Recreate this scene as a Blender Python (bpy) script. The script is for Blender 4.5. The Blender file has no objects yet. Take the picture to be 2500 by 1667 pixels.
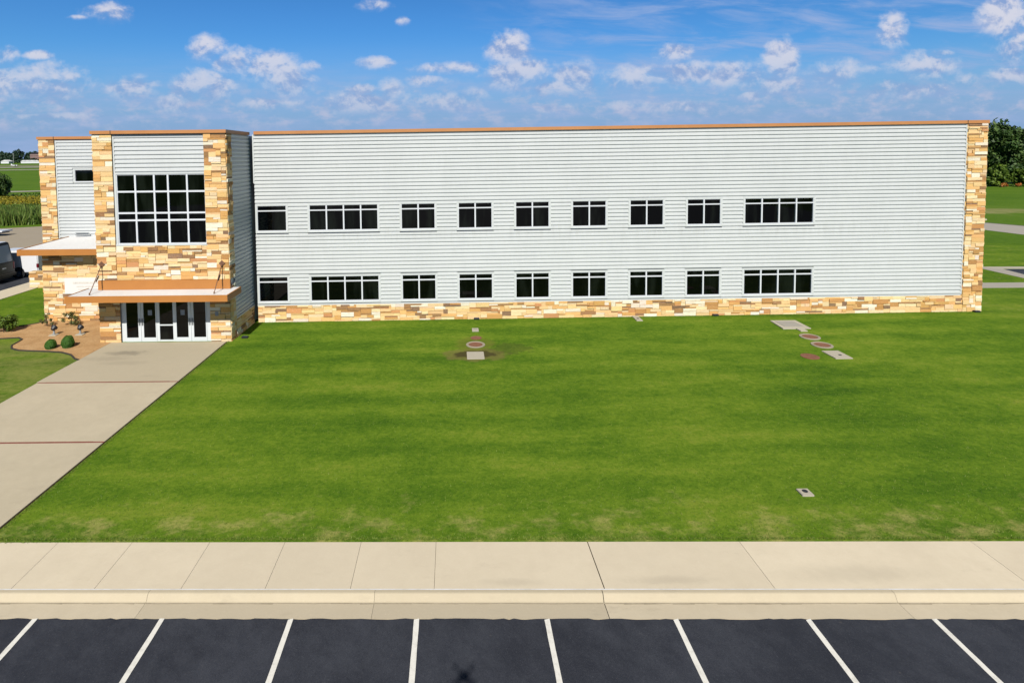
import bpy, bmesh, math, random
import numpy as np
from mathutils import Vector, Matrix
random.seed(7); RNG = np.random.default_rng(11)
SC = bpy.context.scene; COL = SC.collection
R = math.radians
ALB, EXPO = .66, .60

# ------------------------------------------------------------------ node helpers
class NT:
    def __init__(s, tree): s.t = tree; s.n = tree.nodes; s.l = tree.links
    def node(s, typ, **kw):
        nd = s.n.new(typ)
        for k, v in kw.items(): setattr(nd, k, v)
        return nd
    def put(s, sock, v):
        if isinstance(v, S): s.l.new(v.s, sock)
        elif v is not None: sock.default_value = v
    def math(s, op, a, b=None, c=None, clamp=False):
        nd = s.node('ShaderNodeMath', operation=op, use_clamp=clamp)
        for i, v in enumerate((a, b, c)):
            if v is not None: s.put(nd.inputs[i], v)
        return S(s, nd.outputs[0])
    def smooth(s, x, lo, hi):
        nd = s.node('ShaderNodeMapRange', interpolation_type='SMOOTHSTEP')
        s.put(nd.inputs['Value'], x); s.put(nd.inputs['From Min'], lo); s.put(nd.inputs['From Max'], hi)
        return S(s, nd.outputs[0])
    def noise(s, vec, scale, detail=4, rough=.55, dist=0.):
        nd = s.node('ShaderNodeTexNoise'); s.put(nd.inputs['Vector'], vec)
        nd.inputs['Scale'].default_value = scale; nd.inputs['Detail'].default_value = detail
        nd.inputs['Roughness'].default_value = rough; nd.inputs['Distortion'].default_value = dist
        return S(s, nd.outputs['Fac'])
    def xyz(s, v):
        nd = s.node('ShaderNodeSeparateXYZ'); s.put(nd.inputs[0], v)
        return [S(s, o) for o in nd.outputs]
    def vec(s, x, y, z):
        nd = s.node('ShaderNodeCombineXYZ')
        for i, v in enumerate((x, y, z)): s.put(nd.inputs[i], v)
        return S(s, nd.outputs[0])
    def mix(s, f, a, b, blend='MIX'):
        nd = s.node('ShaderNodeMix', data_type='RGBA', blend_type=blend)
        s.put(nd.inputs[0], f)
        for i, v in ((6, a), (7, b)):
            if not isinstance(v, S): v = (*v[:3], 1.)
            s.put(nd.inputs[i], v)
        return S(s, nd.outputs[2])
    def ramp(s, f, stops):
        nd = s.node('ShaderNodeValToRGB'); s.put(nd.inputs[0], f); e = nd.color_ramp.elements
        while len(e) < len(stops): e.new(.5)
        for el, (p, c) in zip(e, stops): el.position = p; el.color = (*c, 1.)
        return S(s, nd.outputs[0])
class S:
    def __init__(s, nt, sock): s.nt = nt; s.s = sock
    def __add__(a, b): return a.nt.math('ADD', a, b)
    __radd__ = __add__
    def __mul__(a, b): return a.nt.math('MULTIPLY', a, b)
    __rmul__ = __mul__
    def __sub__(a, b): return a.nt.math('SUBTRACT', a, b)
    def __rsub__(a, b): return a.nt.math('SUBTRACT', b, a)
    def __truediv__(a, b): return a.nt.math('DIVIDE', a, b)
    def max(a, b): return a.nt.math('MAXIMUM', a, b)
    def min(a, b): return a.nt.math('MINIMUM', a, b)
    def abs(a): return a.nt.math('ABSOLUTE', a)
    def clamp(a): return a.nt.math('ADD', a, 0., clamp=True)

def material(name, color=(.5, .5, .5), rough=.7, metal=0., spec=.5, fn=None):
    m = bpy.data.materials.new(name); m.use_nodes = True
    nt = NT(m.node_tree); b = m.node_tree.nodes['Principled BSDF']
    b.inputs['Base Color'].default_value = (*color, 1.); b.inputs['Roughness'].default_value = rough
    b.inputs['Metallic'].default_value = metal; b.inputs['Specular IOR Level'].default_value = spec
    if fn: fn(nt, b)
    if metal < .3:                                          # whole palette brought to real-world reflectance; the exposure is set for it
        bc = b.inputs['Base Color']
        if bc.is_linked:
            src = S(nt, bc.links[0].from_socket); nt.put(bc, nt.mix(1., src, (ALB, ALB, ALB), 'MULTIPLY'))
        else: bc.default_value = (*[v * ALB for v in color], 1.)
    return m
def geo_pos(nt): return S(nt, nt.node('ShaderNodeNewGeometry').outputs['Position'])
def island(nt): return S(nt, nt.node('ShaderNodeNewGeometry').outputs['Random Per Island'])
def bump(nt, b, h, strength, dist=.02):
    nd = nt.node('ShaderNodeBump'); nd.inputs['Strength'].default_value = strength; nd.inputs['Distance'].default_value = dist
    nt.put(nd.inputs['Height'], h); nt.l.new(nd.outputs[0], b.inputs['Normal'])

def mottled(name, c1, c2, scale=3., rough=.7, spec=.4, bs=.25, fine=60., metal=0.):
    def fn(nt, b):
        p = geo_pos(nt); n1 = nt.noise(p, scale, 6, .6); n2 = nt.noise(p, fine, 3, .6)
        nt.put(b.inputs['Base Color'], nt.mix(nt.smooth(n1 * .7 + n2 * .3, .3, .7), c1, c2))
        bump(nt, b, n2, bs, .01)
    return material(name, c1, rough, metal, spec, fn)

# ------------------------------------------------------------------ materials
def lawn_fn(nt, b):
    p = geo_pos(nt); x, y, z = nt.xyz(p)
    big = nt.noise(p, .16, 3, .5); mid = nt.noise(nt.vec(x * .7, y * 1.5, z), .75, 5, .6); fine = nt.noise(p, 9., 4, .65); vfine = nt.noise(p, 38., 2, .7)
    wob = nt.noise(nt.vec(x * .5, y, z), .3, 3, .5) * 1.3
    st = nt.math('SINE', (y + wob) * 2.9) * .5 + .5                        # mower passes, parallel to the facade
    m3 = nt.noise(nt.vec(x, y * 1.3, z), 2.8, 4, .65)
    gap = nt.noise(nt.vec(x * .12, y * 1.1, z), .8, 4, .55)
    g = big * .28 + mid * .22 + m3 * .24 + gap * .16 + st * .05 + fine * .14 - .045
    g = (g - .475) * 1.2 + .478
    col = nt.ramp(g, [(.33, (.046, .112, .008)), (.46, (.088, .170, .011)), (.56, (.142, .228, .017)), (.68, (.225, .275, .034))])
    # dry thatch, mostly along the pavement
    dry_zone = nt.smooth(y, 17.2, 14.3) * .22 + nt.smooth(y, 32.4, 33.6) * .12
    dry = nt.smooth(nt.noise(nt.vec(x, y * 1.3, z), .9, 7, .74) + dry_zone, .66, .92)
    col = nt.mix(dry * (.45 + m3 * .6), col, (.40, .355, .12))
    bedside = nt.smooth(x, -17.9, -18.9) * nt.smooth(y, 31.2, 29.6)
    col = nt.mix(bedside * nt.smooth(mid * .6 + m3 * .4, .30, .62) * .55, col, (.27, .25, .085))
    tips = nt.smooth(fine * .5 + vfine * .5, .54, .68)
    col = nt.mix(tips * .45, col, (.20, .27, .035))
    dark_specks = nt.smooth(fine * .4 + vfine * .6, .50, .36)  # fine darker specks from noise
    col = nt.mix(dark_specks * .38, col, (.020, .055, .005))
    # worn earth round the service box
    wn = nt.noise(p, 1.6, 5, .65)
    def spot(cx, cy, rx, ry, k):
        dx = (x - cx) / rx; dy = (y - cy) / ry
        d = nt.math('SQRT', dx * dx + dy * dy)
        return nt.smooth(d + (wn - .5) * k, 1.05, .75)
    col = nt.mix(spot(1.0, 27.45, 1.75, .95, 1.2) * .6, col, (.20, .155, .055))
    col = nt.mix(spot(1.0, 27.5, 1.15, .60, .9) * .85, col, (.060, .048, .020))
    col = nt.mix(spot(2.7, 28.2, 1.3, .8, 2.2) * .38, col, (.065, .062, .022))
    col = nt.mix(spot(1.0, 29.0, 1.1, 1.2, .9) * .5, col, (.16, .16, .03))
    nt.put(b.inputs['Base Color'], col)
    bump(nt, b, fine * .5 + vfine * .5, .6, .05)
M_LAWN = material('lawn_grass', rough=.95, spec=.04, fn=lawn_fn)

def field_fn(nt, b):
    p = geo_pos(nt); x, y, z = nt.xyz(p)
    n1 = nt.noise(p, .02, 4, .55); n2 = nt.noise(p, .12, 5, .6); n3 = nt.noise(p, 2.2, 4, .6)
    col = nt.ramp(n1 * .3 + n2 * .4 + n3 * .3, [(.3, (.050, .115, .010)), (.5, (.092, .172, .014)), (.7, (.150, .210, .035))])
    strip = nt.smooth((y - 90. + x * .04 - 3. + (n2 - .5) * 22.).abs(), 5.5, .8) * nt.smooth(x, 60., 75.)
    col = nt.mix(strip * n2 * 1.3, col, (.30, .27, .12))
    nt.put(b.inputs['Base Color'], col); bump(nt, b, n3, .5, .15)
M_FIELD = material('field_grass', rough=.95, spec=.04, fn=field_fn)

def conc(name, c1, c2, stains=(), k=1.):
    def fn(nt, b):
        p = geo_pos(nt); x, y, z = nt.xyz(p)
        n1 = nt.noise(p, .5, 5, .6); n2 = nt.noise(p, 2.7, 6, .65); n3 = nt.noise(p, 70., 3, .6)
        col = nt.mix(nt.smooth(n1 * .5 + n2 * .35 + n3 * .15, .32, .68), c1, c2)
        col = nt.mix(island(nt) * .9, col, tuple(v * .86 for v in c2))
        st = nt.smooth(nt.noise(nt.vec(x * .55, y * 1.5, z), 1.1, 6, .72), .57, .80)
        col = nt.mix(st * .38 * k, col, tuple(v * .60 for v in c1))
        gr = nt.noise(p, 18., 5, .7); col = nt.mix(nt.smooth(gr, .56, .74) * .22, col, tuple(v * .66 for v in c1)); col = nt.mix(nt.smooth(gr, .44, .28) * .2, col, tuple(min(.95, v * 1.2) for v in c1))
        for cx, cy, rx, ry, s in stains:
            dx = (x - cx) / rx; dy = (y - cy) / ry
            d = nt.math('SQRT', dx * dx + dy * dy)
            col = nt.mix(nt.smooth(d + (n2 - .5) * 1.7, 1.1, .15) * s, col, tuple(v * .38 for v in c1))
        nt.put(b.inputs['Base Color'], col); bump(nt, b, n3 * .6 + n2 * .4, .25, .01)
    return material(name, c1, .85, 0, .3, fn)
M_WALK = conc('sidewalk_concrete', (.735, .64, .48), (.655, .565, .42), [(4.9, 12.62, 1.3, .18, .22), (9.2, 12.75, 2.2, .4, .22), (1.3, 12.6, .9, .16, .2)])
M_KERB = conc('kerb_concrete', (.585, .505, .365), (.53, .455, .325), k=1.3)
M_GUTTER = conc('gutter_concrete', (.66, .57, .42), (.57, .49, .355), k=2.2)
M_HILITE = mottled('pale_edge_highlight', (.80, .82, .86), (.62, .60, .56), 1.6, .6, .3, .05, 9.)  # edge highlight of the kerb top, put in as pale colour
M_KERBSHADOW = mottled('kerb_shadow_line', (.30, .255, .18), (.46, .395, .29), 1.3, .95, .2, .2, 12.)  # shadow line at the kerb foot, put in as dark colour
M_PATH = conc('path_concrete', (.655, .565, .41), (.52, .45, .32), k=2.0, stains=[(-16.6, 28.3, 1.25, .5, .75), (-17.1, 27.5, 1.6, .45, .3), (-15.9, 26.9, 1.5, .4, .25)])
M_PAD = conc('pad_concrete', (.57, .52, .41), (.48, .435, .345))
M_PADG = conc('grey_pad_concrete', (.44, .41, .35), (.37, .345, .30))
M_ROADC = conc('road_concrete', (.43, .365, .27), (.37, .31, .225))
M_ROADG = conc('drive_concrete', (.46, .42, .35), (.40, .365, .31))
M_DKERB = mottled('shaded_kerb', (.13, .12, .095), (.18, .16, .125), 1.5, .9)  # the drive kerb's shading, put into its dark colour
M_JOINT = mottled('joint_filler', (.20, .055, .035), (.28, .10, .07), 4., .85)
M_SOIL = mottled('dark_soil', (.030, .022, .012), (.06, .045, .02), 6., .95, .1, .5)

def asphalt_fn(nt, b):
    p = geo_pos(nt); x, y, z = nt.xyz(p)
    n1 = nt.noise(p, .35, 4, .6); n2 = nt.noise(nt.vec(x + y * .35, y * .8, z), 2.4, 9, .78); n3 = nt.noise(p, 30., 4, .8)
    col = nt.mix(nt.smooth(n1 * .5 + n2 * .5, .36, .66), (.0110, .0132, .0220), (.034, .038, .051))
    dust = nt.smooth(n2, .60, .82)
    col = nt.mix(dust * .55, col, (.095, .092, .092))
    col = nt.mix(nt.smooth(nt.noise(p, 5.5, 3, .6), .70, .78) * .35, col, (.10, .085, .07))
    col = nt.mix(nt.smooth(n3, .54, .72) * .5, col, (.072, .076, .088)); col = nt.mix(nt.smooth(n3, .46, .32) * .6, col, (.006, .008, .013))
    nt.put(b.inputs['Base Color'], col)
    col = nt.mix(nt.smooth(nt.noise(p, 120., 2, .7), .58, .70) * .5, col, (.085, .09, .10))
    col = nt.mix(nt.smooth(nt.noise(p, 3.2, 2, .5), .70, .76) * .6, col, (.006, .007, .011))        # oil drips
    vo = nt.node('ShaderNodeTexVoronoi', feature='DISTANCE_TO_EDGE'); nt.put(vo.inputs['Vector'], nt.vec(x + n2 * 1.2, y + n1 * 1.2, 0.)); vo.inputs['Scale'].default_value = .33
    col = nt.mix(nt.smooth(S(nt, vo.outputs['Distance']), .006, .002) * nt.smooth(n1, .5, .62) * .7, col, (.004, .005, .008))
    nt.put(b.inputs['Roughness'], .62 + n2 * .3)
    bump(nt, b, n3, .45, .012)
M_ASPH = material('sealed_asphalt', rough=.75, spec=.45, fn=asphalt_fn)
def paint_fn(nt, b):
    p = geo_pos(nt); n = nt.noise(p, 7., 5, .7); n2 = nt.noise(p, 60., 2, .6)
    col = nt.mix(nt.smooth(n, .45, .72) * .6, (.80, .78, .71), (.52, .50, .45))
    nt.put(b.inputs['Base Color'], nt.mix(nt.smooth(n2, .66, .74) * .5, col, (.2, .2, .19)))
M_PAINT = material('road_paint', rough=.7, fn=paint_fn)

def clad_fn(nt, b):
    p = geo_pos(nt); x, y, z = nt.xyz(p)
    n = nt.noise(nt.vec(x * .8, y * .8, z * .35), .8, 4, .6); n2 = nt.noise(nt.vec(x * 3., y * 3., z * .5), 1.6, 5, .65)
    col = nt.mix(nt.smooth(n * .5 + n2 * .5, .35, .68), (.665, .690, .698), (.620, .645, .653))
    st = nt.smooth(nt.noise(nt.vec(x * 2.2, 0., z * .25), 1.7, 4, .6), .45, .7) * nt.smooth(z, 4.5, 5.3) * nt.smooth(z, 5.75, 5.5) * nt.smooth(x, -12., -11.5)
    col = nt.mix(st * .22, col, (.45, .45, .43))
    nt.put(b.inputs['Base Color'], col); nt.put(b.inputs['Roughness'], .38 + n2 * .15)
M_CLAD = material('white_ribbed_metal', rough=.42, spec=.4, fn=clad_fn)
M_TRIM = mottled('white_trim', (.66, .69, .69), (.61, .64, .645), 1.5, .42, .4, .05)
M_ALU = mottled('white_aluminium', (.76, .79, .84), (.70, .73, .78), 3., .35, .5, .03)
M_FRAME = mottled('storefront_aluminium', (.74, .78, .80), (.68, .72, .74), 2., .35, .5, .03)
def glass_fn(nt, b):
    p = geo_pos(nt); x, y, z = nt.xyz(p); n = nt.noise(p, .6, 2, .5); k = nt.noise(nt.vec(x * 1.9, y, z * .35), .9, 3, .5)
    nt.put(b.inputs['Base Color'], nt.mix(nt.smooth(k, .46, .68), (.0006, .0009, .0014), (.0062, .0085, .0070))); bump(nt, b, n, .04, .05)
M_GLASS = material('tinted_glass', (.004, .005, .006), .03, 0, .24, glass_fn)
M_COPING = mottled('copper_coping', (.56, .25, .085), (.50, .215, .07), 1.2, .45, .5, .06, 20.)
M_FASCIA = mottled('copper_fascia', (.52, .215, .050), (.47, .19, .045), 1.2, .5, .4, .06, 20.)
M_MEMB = mottled('white_membrane', (.80, .80, .80), (.73, .73, .73), .8, .6, .3, .05, 25.)
M_RUST = mottled('rusted_steel', (.15, .065, .035), (.22, .12, .07), 8., .8, .3, .2)
M_SIGN = mottled('sign_panel', (.88, .86, .83), (.84, .82, .79), .7, .45, .4, .02)
M_LETTER = mottled('faded_lettering', (.58, .55, .51), (.82, .79, .74), 9., .6, .3, .02, 30.)
M_BLACK = mottled('black_metal', (.012, .014, .018), (.025, .027, .032), 6., .45, .5, .05)
M_GREYM = mottled('grey_metal', (.30, .32, .33), (.36, .38, .39), 6., .5, .5, .05)
M_LENS = material('lamp_lens', (.05, .075, .10), .1, 0, .5)
M_PAPER = mottled('paper', (.30, .33, .38), (.26, .29, .34), 9., .7, .3, .02)
M_RING = conc('ring_concrete', (.42, .36, .265), (.34, .29, .215))
M_RLID = mottled('red_brown_lid', (.19, .075, .040), (.25, .115, .065), 5., .8, .3, .25)
M_ROOFG = mottled('roof_gravel', (.42, .40, .37), (.36, .34, .32), 1., .9)
def stone_fn(nt, b):
    a = nt.node('ShaderNodeAttribute', attribute_name='stone'); c = S(nt, a.outputs['Color'])
    p = geo_pos(nt); x, y, z = nt.xyz(p)
    n = nt.noise(nt.vec(x * 2.5, y * 2.5, z * 7.), 1.5, 6, .68); n2 = nt.noise(p, 26., 4, .65); r = island(nt)
    c = nt.mix(nt.smooth(n, .48, .74) * .36, c, (.66, .36, .115))
    c = nt.mix(nt.smooth(n2, .56, .72) * .40, c, (.86, .76, .58))
    c = nt.mix(nt.smooth(n2, .40, .28) * .45, c, (.17, .09, .04))
    nt.put(b.inputs['Base Color'], c); bump(nt, b, n2 * .6 + n * .4, .8, .05)
M_STONE = material('split_sandstone', rough=.85, spec=.25, fn=stone_fn)

def leaf(name, c1, c2, c3):
    def fn(nt, b):
        r = island(nt); p = geo_pos(nt); n = nt.noise(p, .8, 3, .6)
        nt.put(b.inputs['Base Color'], nt.ramp(r * .6 + n * .4, [(.2, c1), (.5, c2), (.8, c3)]))
        nt.put(b.inputs['Subsurface Weight'], 0.)
    return material(name, c2, .6, 0, .25, fn)
M_LEAF_OAK = leaf('oak_leaves', (.022, .052, .009), (.042, .092, .015), (.082, .135, .026))
M_LEAF_SHR = leaf('shrub_leaves', (.050, .095, .008), (.085, .150, .012), (.15, .22, .022))
M_LEAF_BOX = leaf('clipped_leaves', (.025, .085, .006), (.040, .120, .008), (.065, .16, .014))
M_LEAF_DRY = leaf('sparse_leaves', (.10, .08, .03), (.09, .12, .03), (.22, .19, .06))
M_LEAF_FAR = leaf('far_leaves', (.014, .040, .022), (.022, .055, .028), (.035, .072, .032))
M_REED = leaf('reed_blades', (.060, .120, .014), (.105, .175, .022), (.18, .22, .05))
M_YFLOW = leaf('yellow_blossom', (.12, .14, .015), (.36, .26, .008), (.20, .21, .02))
M_OFLOW = leaf('orange_blossom', (.34, .06, .02), (.45, .15, .03), (.50, .27, .04))
M_BARK = mottled('bark', (.075, .055, .038), (.11, .085, .06), 4., .9, .2, .5)
def mulch_fn(nt, b):
    p = geo_pos(nt); n = nt.noise(p, 1.2, 5, .65); n2 = nt.noise(p, 14., 4, .7); n3 = nt.noise(p, 45., 2, .6)
    c = nt.mix(nt.smooth(n, .35, .65), (.46, .27, .115), (.56, .35, .165))
    c = nt.mix(nt.smooth(n2 * .5 + n3 * .5, .48, .35) * .8, c, (.20, .105, .045))
    c = nt.mix(nt.smooth(n2 * .5 + n3 * .5, .56, .68) * .6, c, (.70, .50, .28))
    nt.put(b.inputs['Base Color'], c); bump(nt, b, n2 * .5 + n3 * .5, .8, .04)
M_MULCH = material('pea_gravel', rough=.9, spec=.2, fn=mulch_fn)
M_EDGE = mottled('dark_edging', (.035, .030, .022), (.06, .05, .035), 5., .8)
M_VANW = material('white_car_paint', (.74, .75, .78), .25, 0, .5)
M_SLATE = mottled('painted_sky_pane', (.25, .31, .39), (.28, .345, .43), .6, .15, .6, .02)  # van rear window with the sky's reflection put into its colour
M_BROWNG = mottled('brown_grey_panel', (.060, .054, .045), (.05, .045, .038), 1., .4, .5, .02)
M_TYRE = mottled('tyre_rubber', (.012, .012, .014), (.02, .02, .022), 9., .85)
M_RIM = material('steel_rim', (.10, .13, .17), .35, .6)
M_RED = material('red_lens', (.16, .008, .02), .2)
M_BRICK = mottled('far_brick', (.16, .07, .06), (.19, .085, .075), .2, .9)
M_BAND = mottled('pale_band', (.36, .30, .28), (.32, .27, .26), .3, .8)

# ------------------------------------------------------------------ mesh builder
def slope(x): return .005 * max(0., x + 11.7)         # the ground falls a little along the long facade
class MB:
    def __init__(s, grade=False): s.v = []; s.f = []; s.m = []; s.c = []; s.grade = grade
    def add(s, vs, fs, mat=0, col=(1, 1, 1)):
        o = len(s.v)
        for x, y, z in vs: s.v.append((x, y, z + slope(x)) if s.grade else (x, y, z))
        for f in fs: s.f.append([i + o for i in f]); s.m.append(mat); s.c.append(col)
    def box(s, x0, x1, y0, y1, z0, z1, mat=0, col=(1, 1, 1)):
        v = [(x, y, z) for z in (z0, z1) for y in (y0, y1) for x in (x0, x1)]
        s.add(v, [(0, 2, 3, 1), (4, 5, 7, 6), (0, 1, 5, 4), (2, 6, 7, 3), (0, 4, 6, 2), (1, 3, 7, 5)], mat, col)
    def prism(s, poly, z0, z1, mat=0):              # poly: ccw list of (x, y)
        n = len(poly); v = [(x, y, z0) for x, y in poly] + [(x, y, z1) for x, y in poly]
        s.add(v, [tuple(range(n - 1, -1, -1)), tuple(range(n, 2 * n))] + [(i, (i + 1) % n, n + (i + 1) % n, n + i) for i in range(n)], mat)
    def tube(s, p, q, r0, r1=None, n=8, mat=0, caps=True):
        p = Vector(p); q = Vector(q); r1 = r0 if r1 is None else r1
        d = (q - p).normalized(); a = d.orthogonal().normalized(); b = d.cross(a)
        v = []
        for c, r in ((p, r0), (q, r1)):
            for i in range(n):
                t = 2 * math.pi * i / n; v.append(tuple(c + a * (r * math.cos(t)) + b * (r * math.sin(t))))
        f = [(i, (i + 1) % n, n + (i + 1) % n, n + i) for i in range(n)]
        if caps: f += [tuple(range(n - 1, -1, -1)), tuple(range(n, 2 * n))]
        s.add(v, f, mat)
    def lathe(s, c, prof, n=32, mat=0, sx=1., sy=1.):   # prof: list of (r, z) from the outside in
        v = []; f = []
        for r, z in prof:
            for i in range(n):
                t = 2 * math.pi * i / n; v.append((c[0] + sx * r * math.cos(t), c[1] + sy * r * math.sin(t), c[2] + z))
        for k in range(len(prof) - 1):
            for i in range(n): f.append((k * n + i, k * n + (i + 1) % n, (k + 1) * n + (i + 1) % n, (k + 1) * n + i))
        f.append(tuple((len(prof) - 1) * n + i for i in range(n)))
        s.add(v, f, mat)
    def build(s, name, mats, parent=None, smooth=False, bevel=0., recalc=False):
        me = bpy.data.meshes.new(name)
        o = Vector((0, 0, 0))
        if parent is not None:
            q = parent
            while q is not None: o = o + q.location; q = q.parent
        me.from_pydata([(x - o.x, y - o.y, z - o.z) for x, y, z in s.v], [], s.f)
        mats = mats if isinstance(mats, (list, tuple)) else [mats]
        for m in mats: me.materials.append(m)
        me.polygons.foreach_set('material_index', s.m)
        if mats[0] is M_STONE:
            at = me.attributes.new('stone', 'FLOAT_COLOR', 'FACE')
            at.data.foreach_set('color', [k for c in s.c for k in (*c, 1.)])
        if recalc or bevel > 0:
            bm = bmesh.new(); bm.from_mesh(me)
            if recalc: bmesh.ops.recalc_face_normals(bm, faces=bm.faces)
            if bevel > 0:
                es = [e for e in bm.edges if len(e.link_faces) == 2 and e.calc_face_angle(0) > R(28)]
                bmesh.ops.bevel(bm, geom=es, offset=bevel, segments=2, affect='EDGES', clamp_overlap=True)
            bm.to_mesh(me); bm.free()
        if smooth: me.polygons.foreach_set('use_smooth', [True] * len(me.polygons))
        me.update()
        ob = bpy.data.objects.new(name, me); COL.objects.link(ob)
        if parent is not None: ob.parent = parent
        return ob
def tag(o, label=None, cat=None, group=None, kind=None):
    if label: o['label'] = label
    if cat: o['category'] = cat
    if group: o['group'] = group
    if kind: o['kind'] = kind
    return o
def empty(name, loc, label, cat, group=None):
    o = bpy.data.objects.new(name, None); o.empty_display_size = .3; COL.objects.link(o); o.location = loc
    return tag(o, label, cat, group)
def struct(name, mb, mat, **k): return tag(mb.build(name, mat, **k), kind='structure')
def np_mesh(name, verts, nper, mat, parent=None):
    verts = np.asarray(verts, dtype=np.float64).reshape(-1, 3)
    if parent is not None: verts = verts - np.array(parent.location)
    me = bpy.data.meshes.new(name); nf = len(verts) // nper
    me.vertices.add(len(verts)); me.vertices.foreach_set('co', verts.ravel())
    me.loops.add(len(verts)); me.loops.foreach_set('vertex_index', np.arange(len(verts), dtype=np.int32))
    me.polygons.add(nf); me.polygons.foreach_set('loop_start', np.arange(0, len(verts), nper, dtype=np.int32))
    me.materials.append(mat); me.update(calc_edges=True); me.validate()
    ob = bpy.data.objects.new(name, me); COL.objects.link(ob)
    if parent is not None: ob.parent = parent
    return ob
def copy_tree(o, parent=None):
    c = o.copy(); COL.objects.link(c); c.parent = parent
    for ch in [k for k in bpy.data.objects if k.parent is o]: copy_tree(ch, c)
    return c

# ------------------------------------------------------------------ camera, sky, sun
cam_d = bpy.data.cameras.new('camera'); cam = bpy.data.objects.new('camera', cam_d); COL.objects.link(cam)
cam_d.sensor_width = 36.; cam_d.lens = 20.005; cam_d.shift_x = .0571; cam_d.shift_y = -.1520
cam_d.clip_start = .1; cam_d.clip_end = 20000.
pt, rl = R(3.0), R(0.6)
r0 = Vector((1, 0, 0)); u0 = Vector((0, math.sin(pt), math.cos(pt))); f0 = Vector((0, math.cos(pt), -math.sin(pt)))
rr = r0 * math.cos(rl) - u0 * math.sin(rl); uu = u0 * math.cos(rl) + r0 * math.sin(rl)
cam.matrix_world = Matrix(((rr.x, uu.x, -f0.x, 0), (rr.y, uu.y, -f0.y, 0), (rr.z, uu.z, -f0.z, 9.8), (0, 0, 0, 1)))
SC.camera = cam
ELEV = 43.0
sd = bpy.data.lights.new('sun', 'SUN'); sd.energy = 4.95; sd.angle = R(.53); sd.color = (1., .95, .86)
sun = bpy.data.objects.new('sun', sd); COL.objects.link(sun); sun.rotation_euler = (R(90 - ELEV), 0, R(-1.5)); sun.location = (0, -60, 60)

CLOUDS = [(-0.601,0.253,0.032,0.015,0.50),(-0.647,0.245,0.019,0.005,0.30),(-0.132,0.260,0.026,0.010,0.50),(-0.085,0.233,0.011,0.009,0.45),(-0.424,0.186,0.026,0.020,0.85),(-0.378,0.163,0.037,0.023,0.80),(-0.331,0.149,0.038,0.026,0.85),(-0.292,0.130,0.037,0.029,1.00),(-0.249,0.155,0.021,0.010,0.50),(-0.139,0.159,0.026,0.011,0.75),(-0.432,0.117,0.043,0.028,0.95),(-0.554,0.120,0.035,0.021,0.60),(-0.736,0.124,0.077,0.032,0.85),(-0.663,0.139,0.017,0.011,0.80),(-0.722,0.180,0.020,0.008,0.40),(-0.780,0.179,0.021,0.018,0.50),(-0.155,0.115,0.025,0.009,0.80),(-0.144,0.091,0.065,0.021,0.70),(-0.111,0.108,0.021,0.020,0.80),(-0.003,0.150,0.052,0.011,0.50),(-0.041,0.129,0.029,0.011,0.40),(0.101,0.177,0.031,0.026,1.00),(0.116,0.137,0.047,0.028,0.95),(0.215,0.130,0.029,0.023,0.95),(0.183,0.114,0.057,0.014,0.70),(0.383,0.172,0.028,0.018,0.75),(0.304,0.124,0.046,0.021,0.70),(0.395,0.137,0.057,0.020,0.65),(0.501,0.130,0.050,0.024,0.70),(0.573,0.148,0.023,0.032,0.95),(0.570,0.114,0.038,0.023,0.70),(0.668,0.131,0.044,0.021,0.75),(0.721,0.139,0.023,0.009,0.50),(0.816,0.138,0.047,0.024,0.75),(0.794,0.108,0.077,0.023,0.40),(0.957,0.219,0.032,0.038,1.00),(0.978,0.177,0.038,0.031,0.60),(0.849,0.167,0.017,0.007,0.50),(-0.007,0.090,0.069,0.018,0.45),(0.312,0.077,0.038,0.014,0.55),(0.426,0.078,0.054,0.012,0.45),(-0.304,0.093,0.061,0.012,0.40),(-0.494,0.091,0.028,0.017,0.60),(-0.693,0.074,0.092,0.007,0.35),(0.035,0.103,0.023,0.014,0.50),(0.765,0.202,0.023,0.031,0.35),(0.987,0.128,0.046,0.015,0.35),(0.889,0.118,0.023,0.014,0.30),(0.190,0.080,0.031,0.009,0.35),(0.517,0.096,0.019,0.011,0.50)]
W = bpy.data.worlds.new('World'); SC.world = W; W.use_nodes = True
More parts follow.
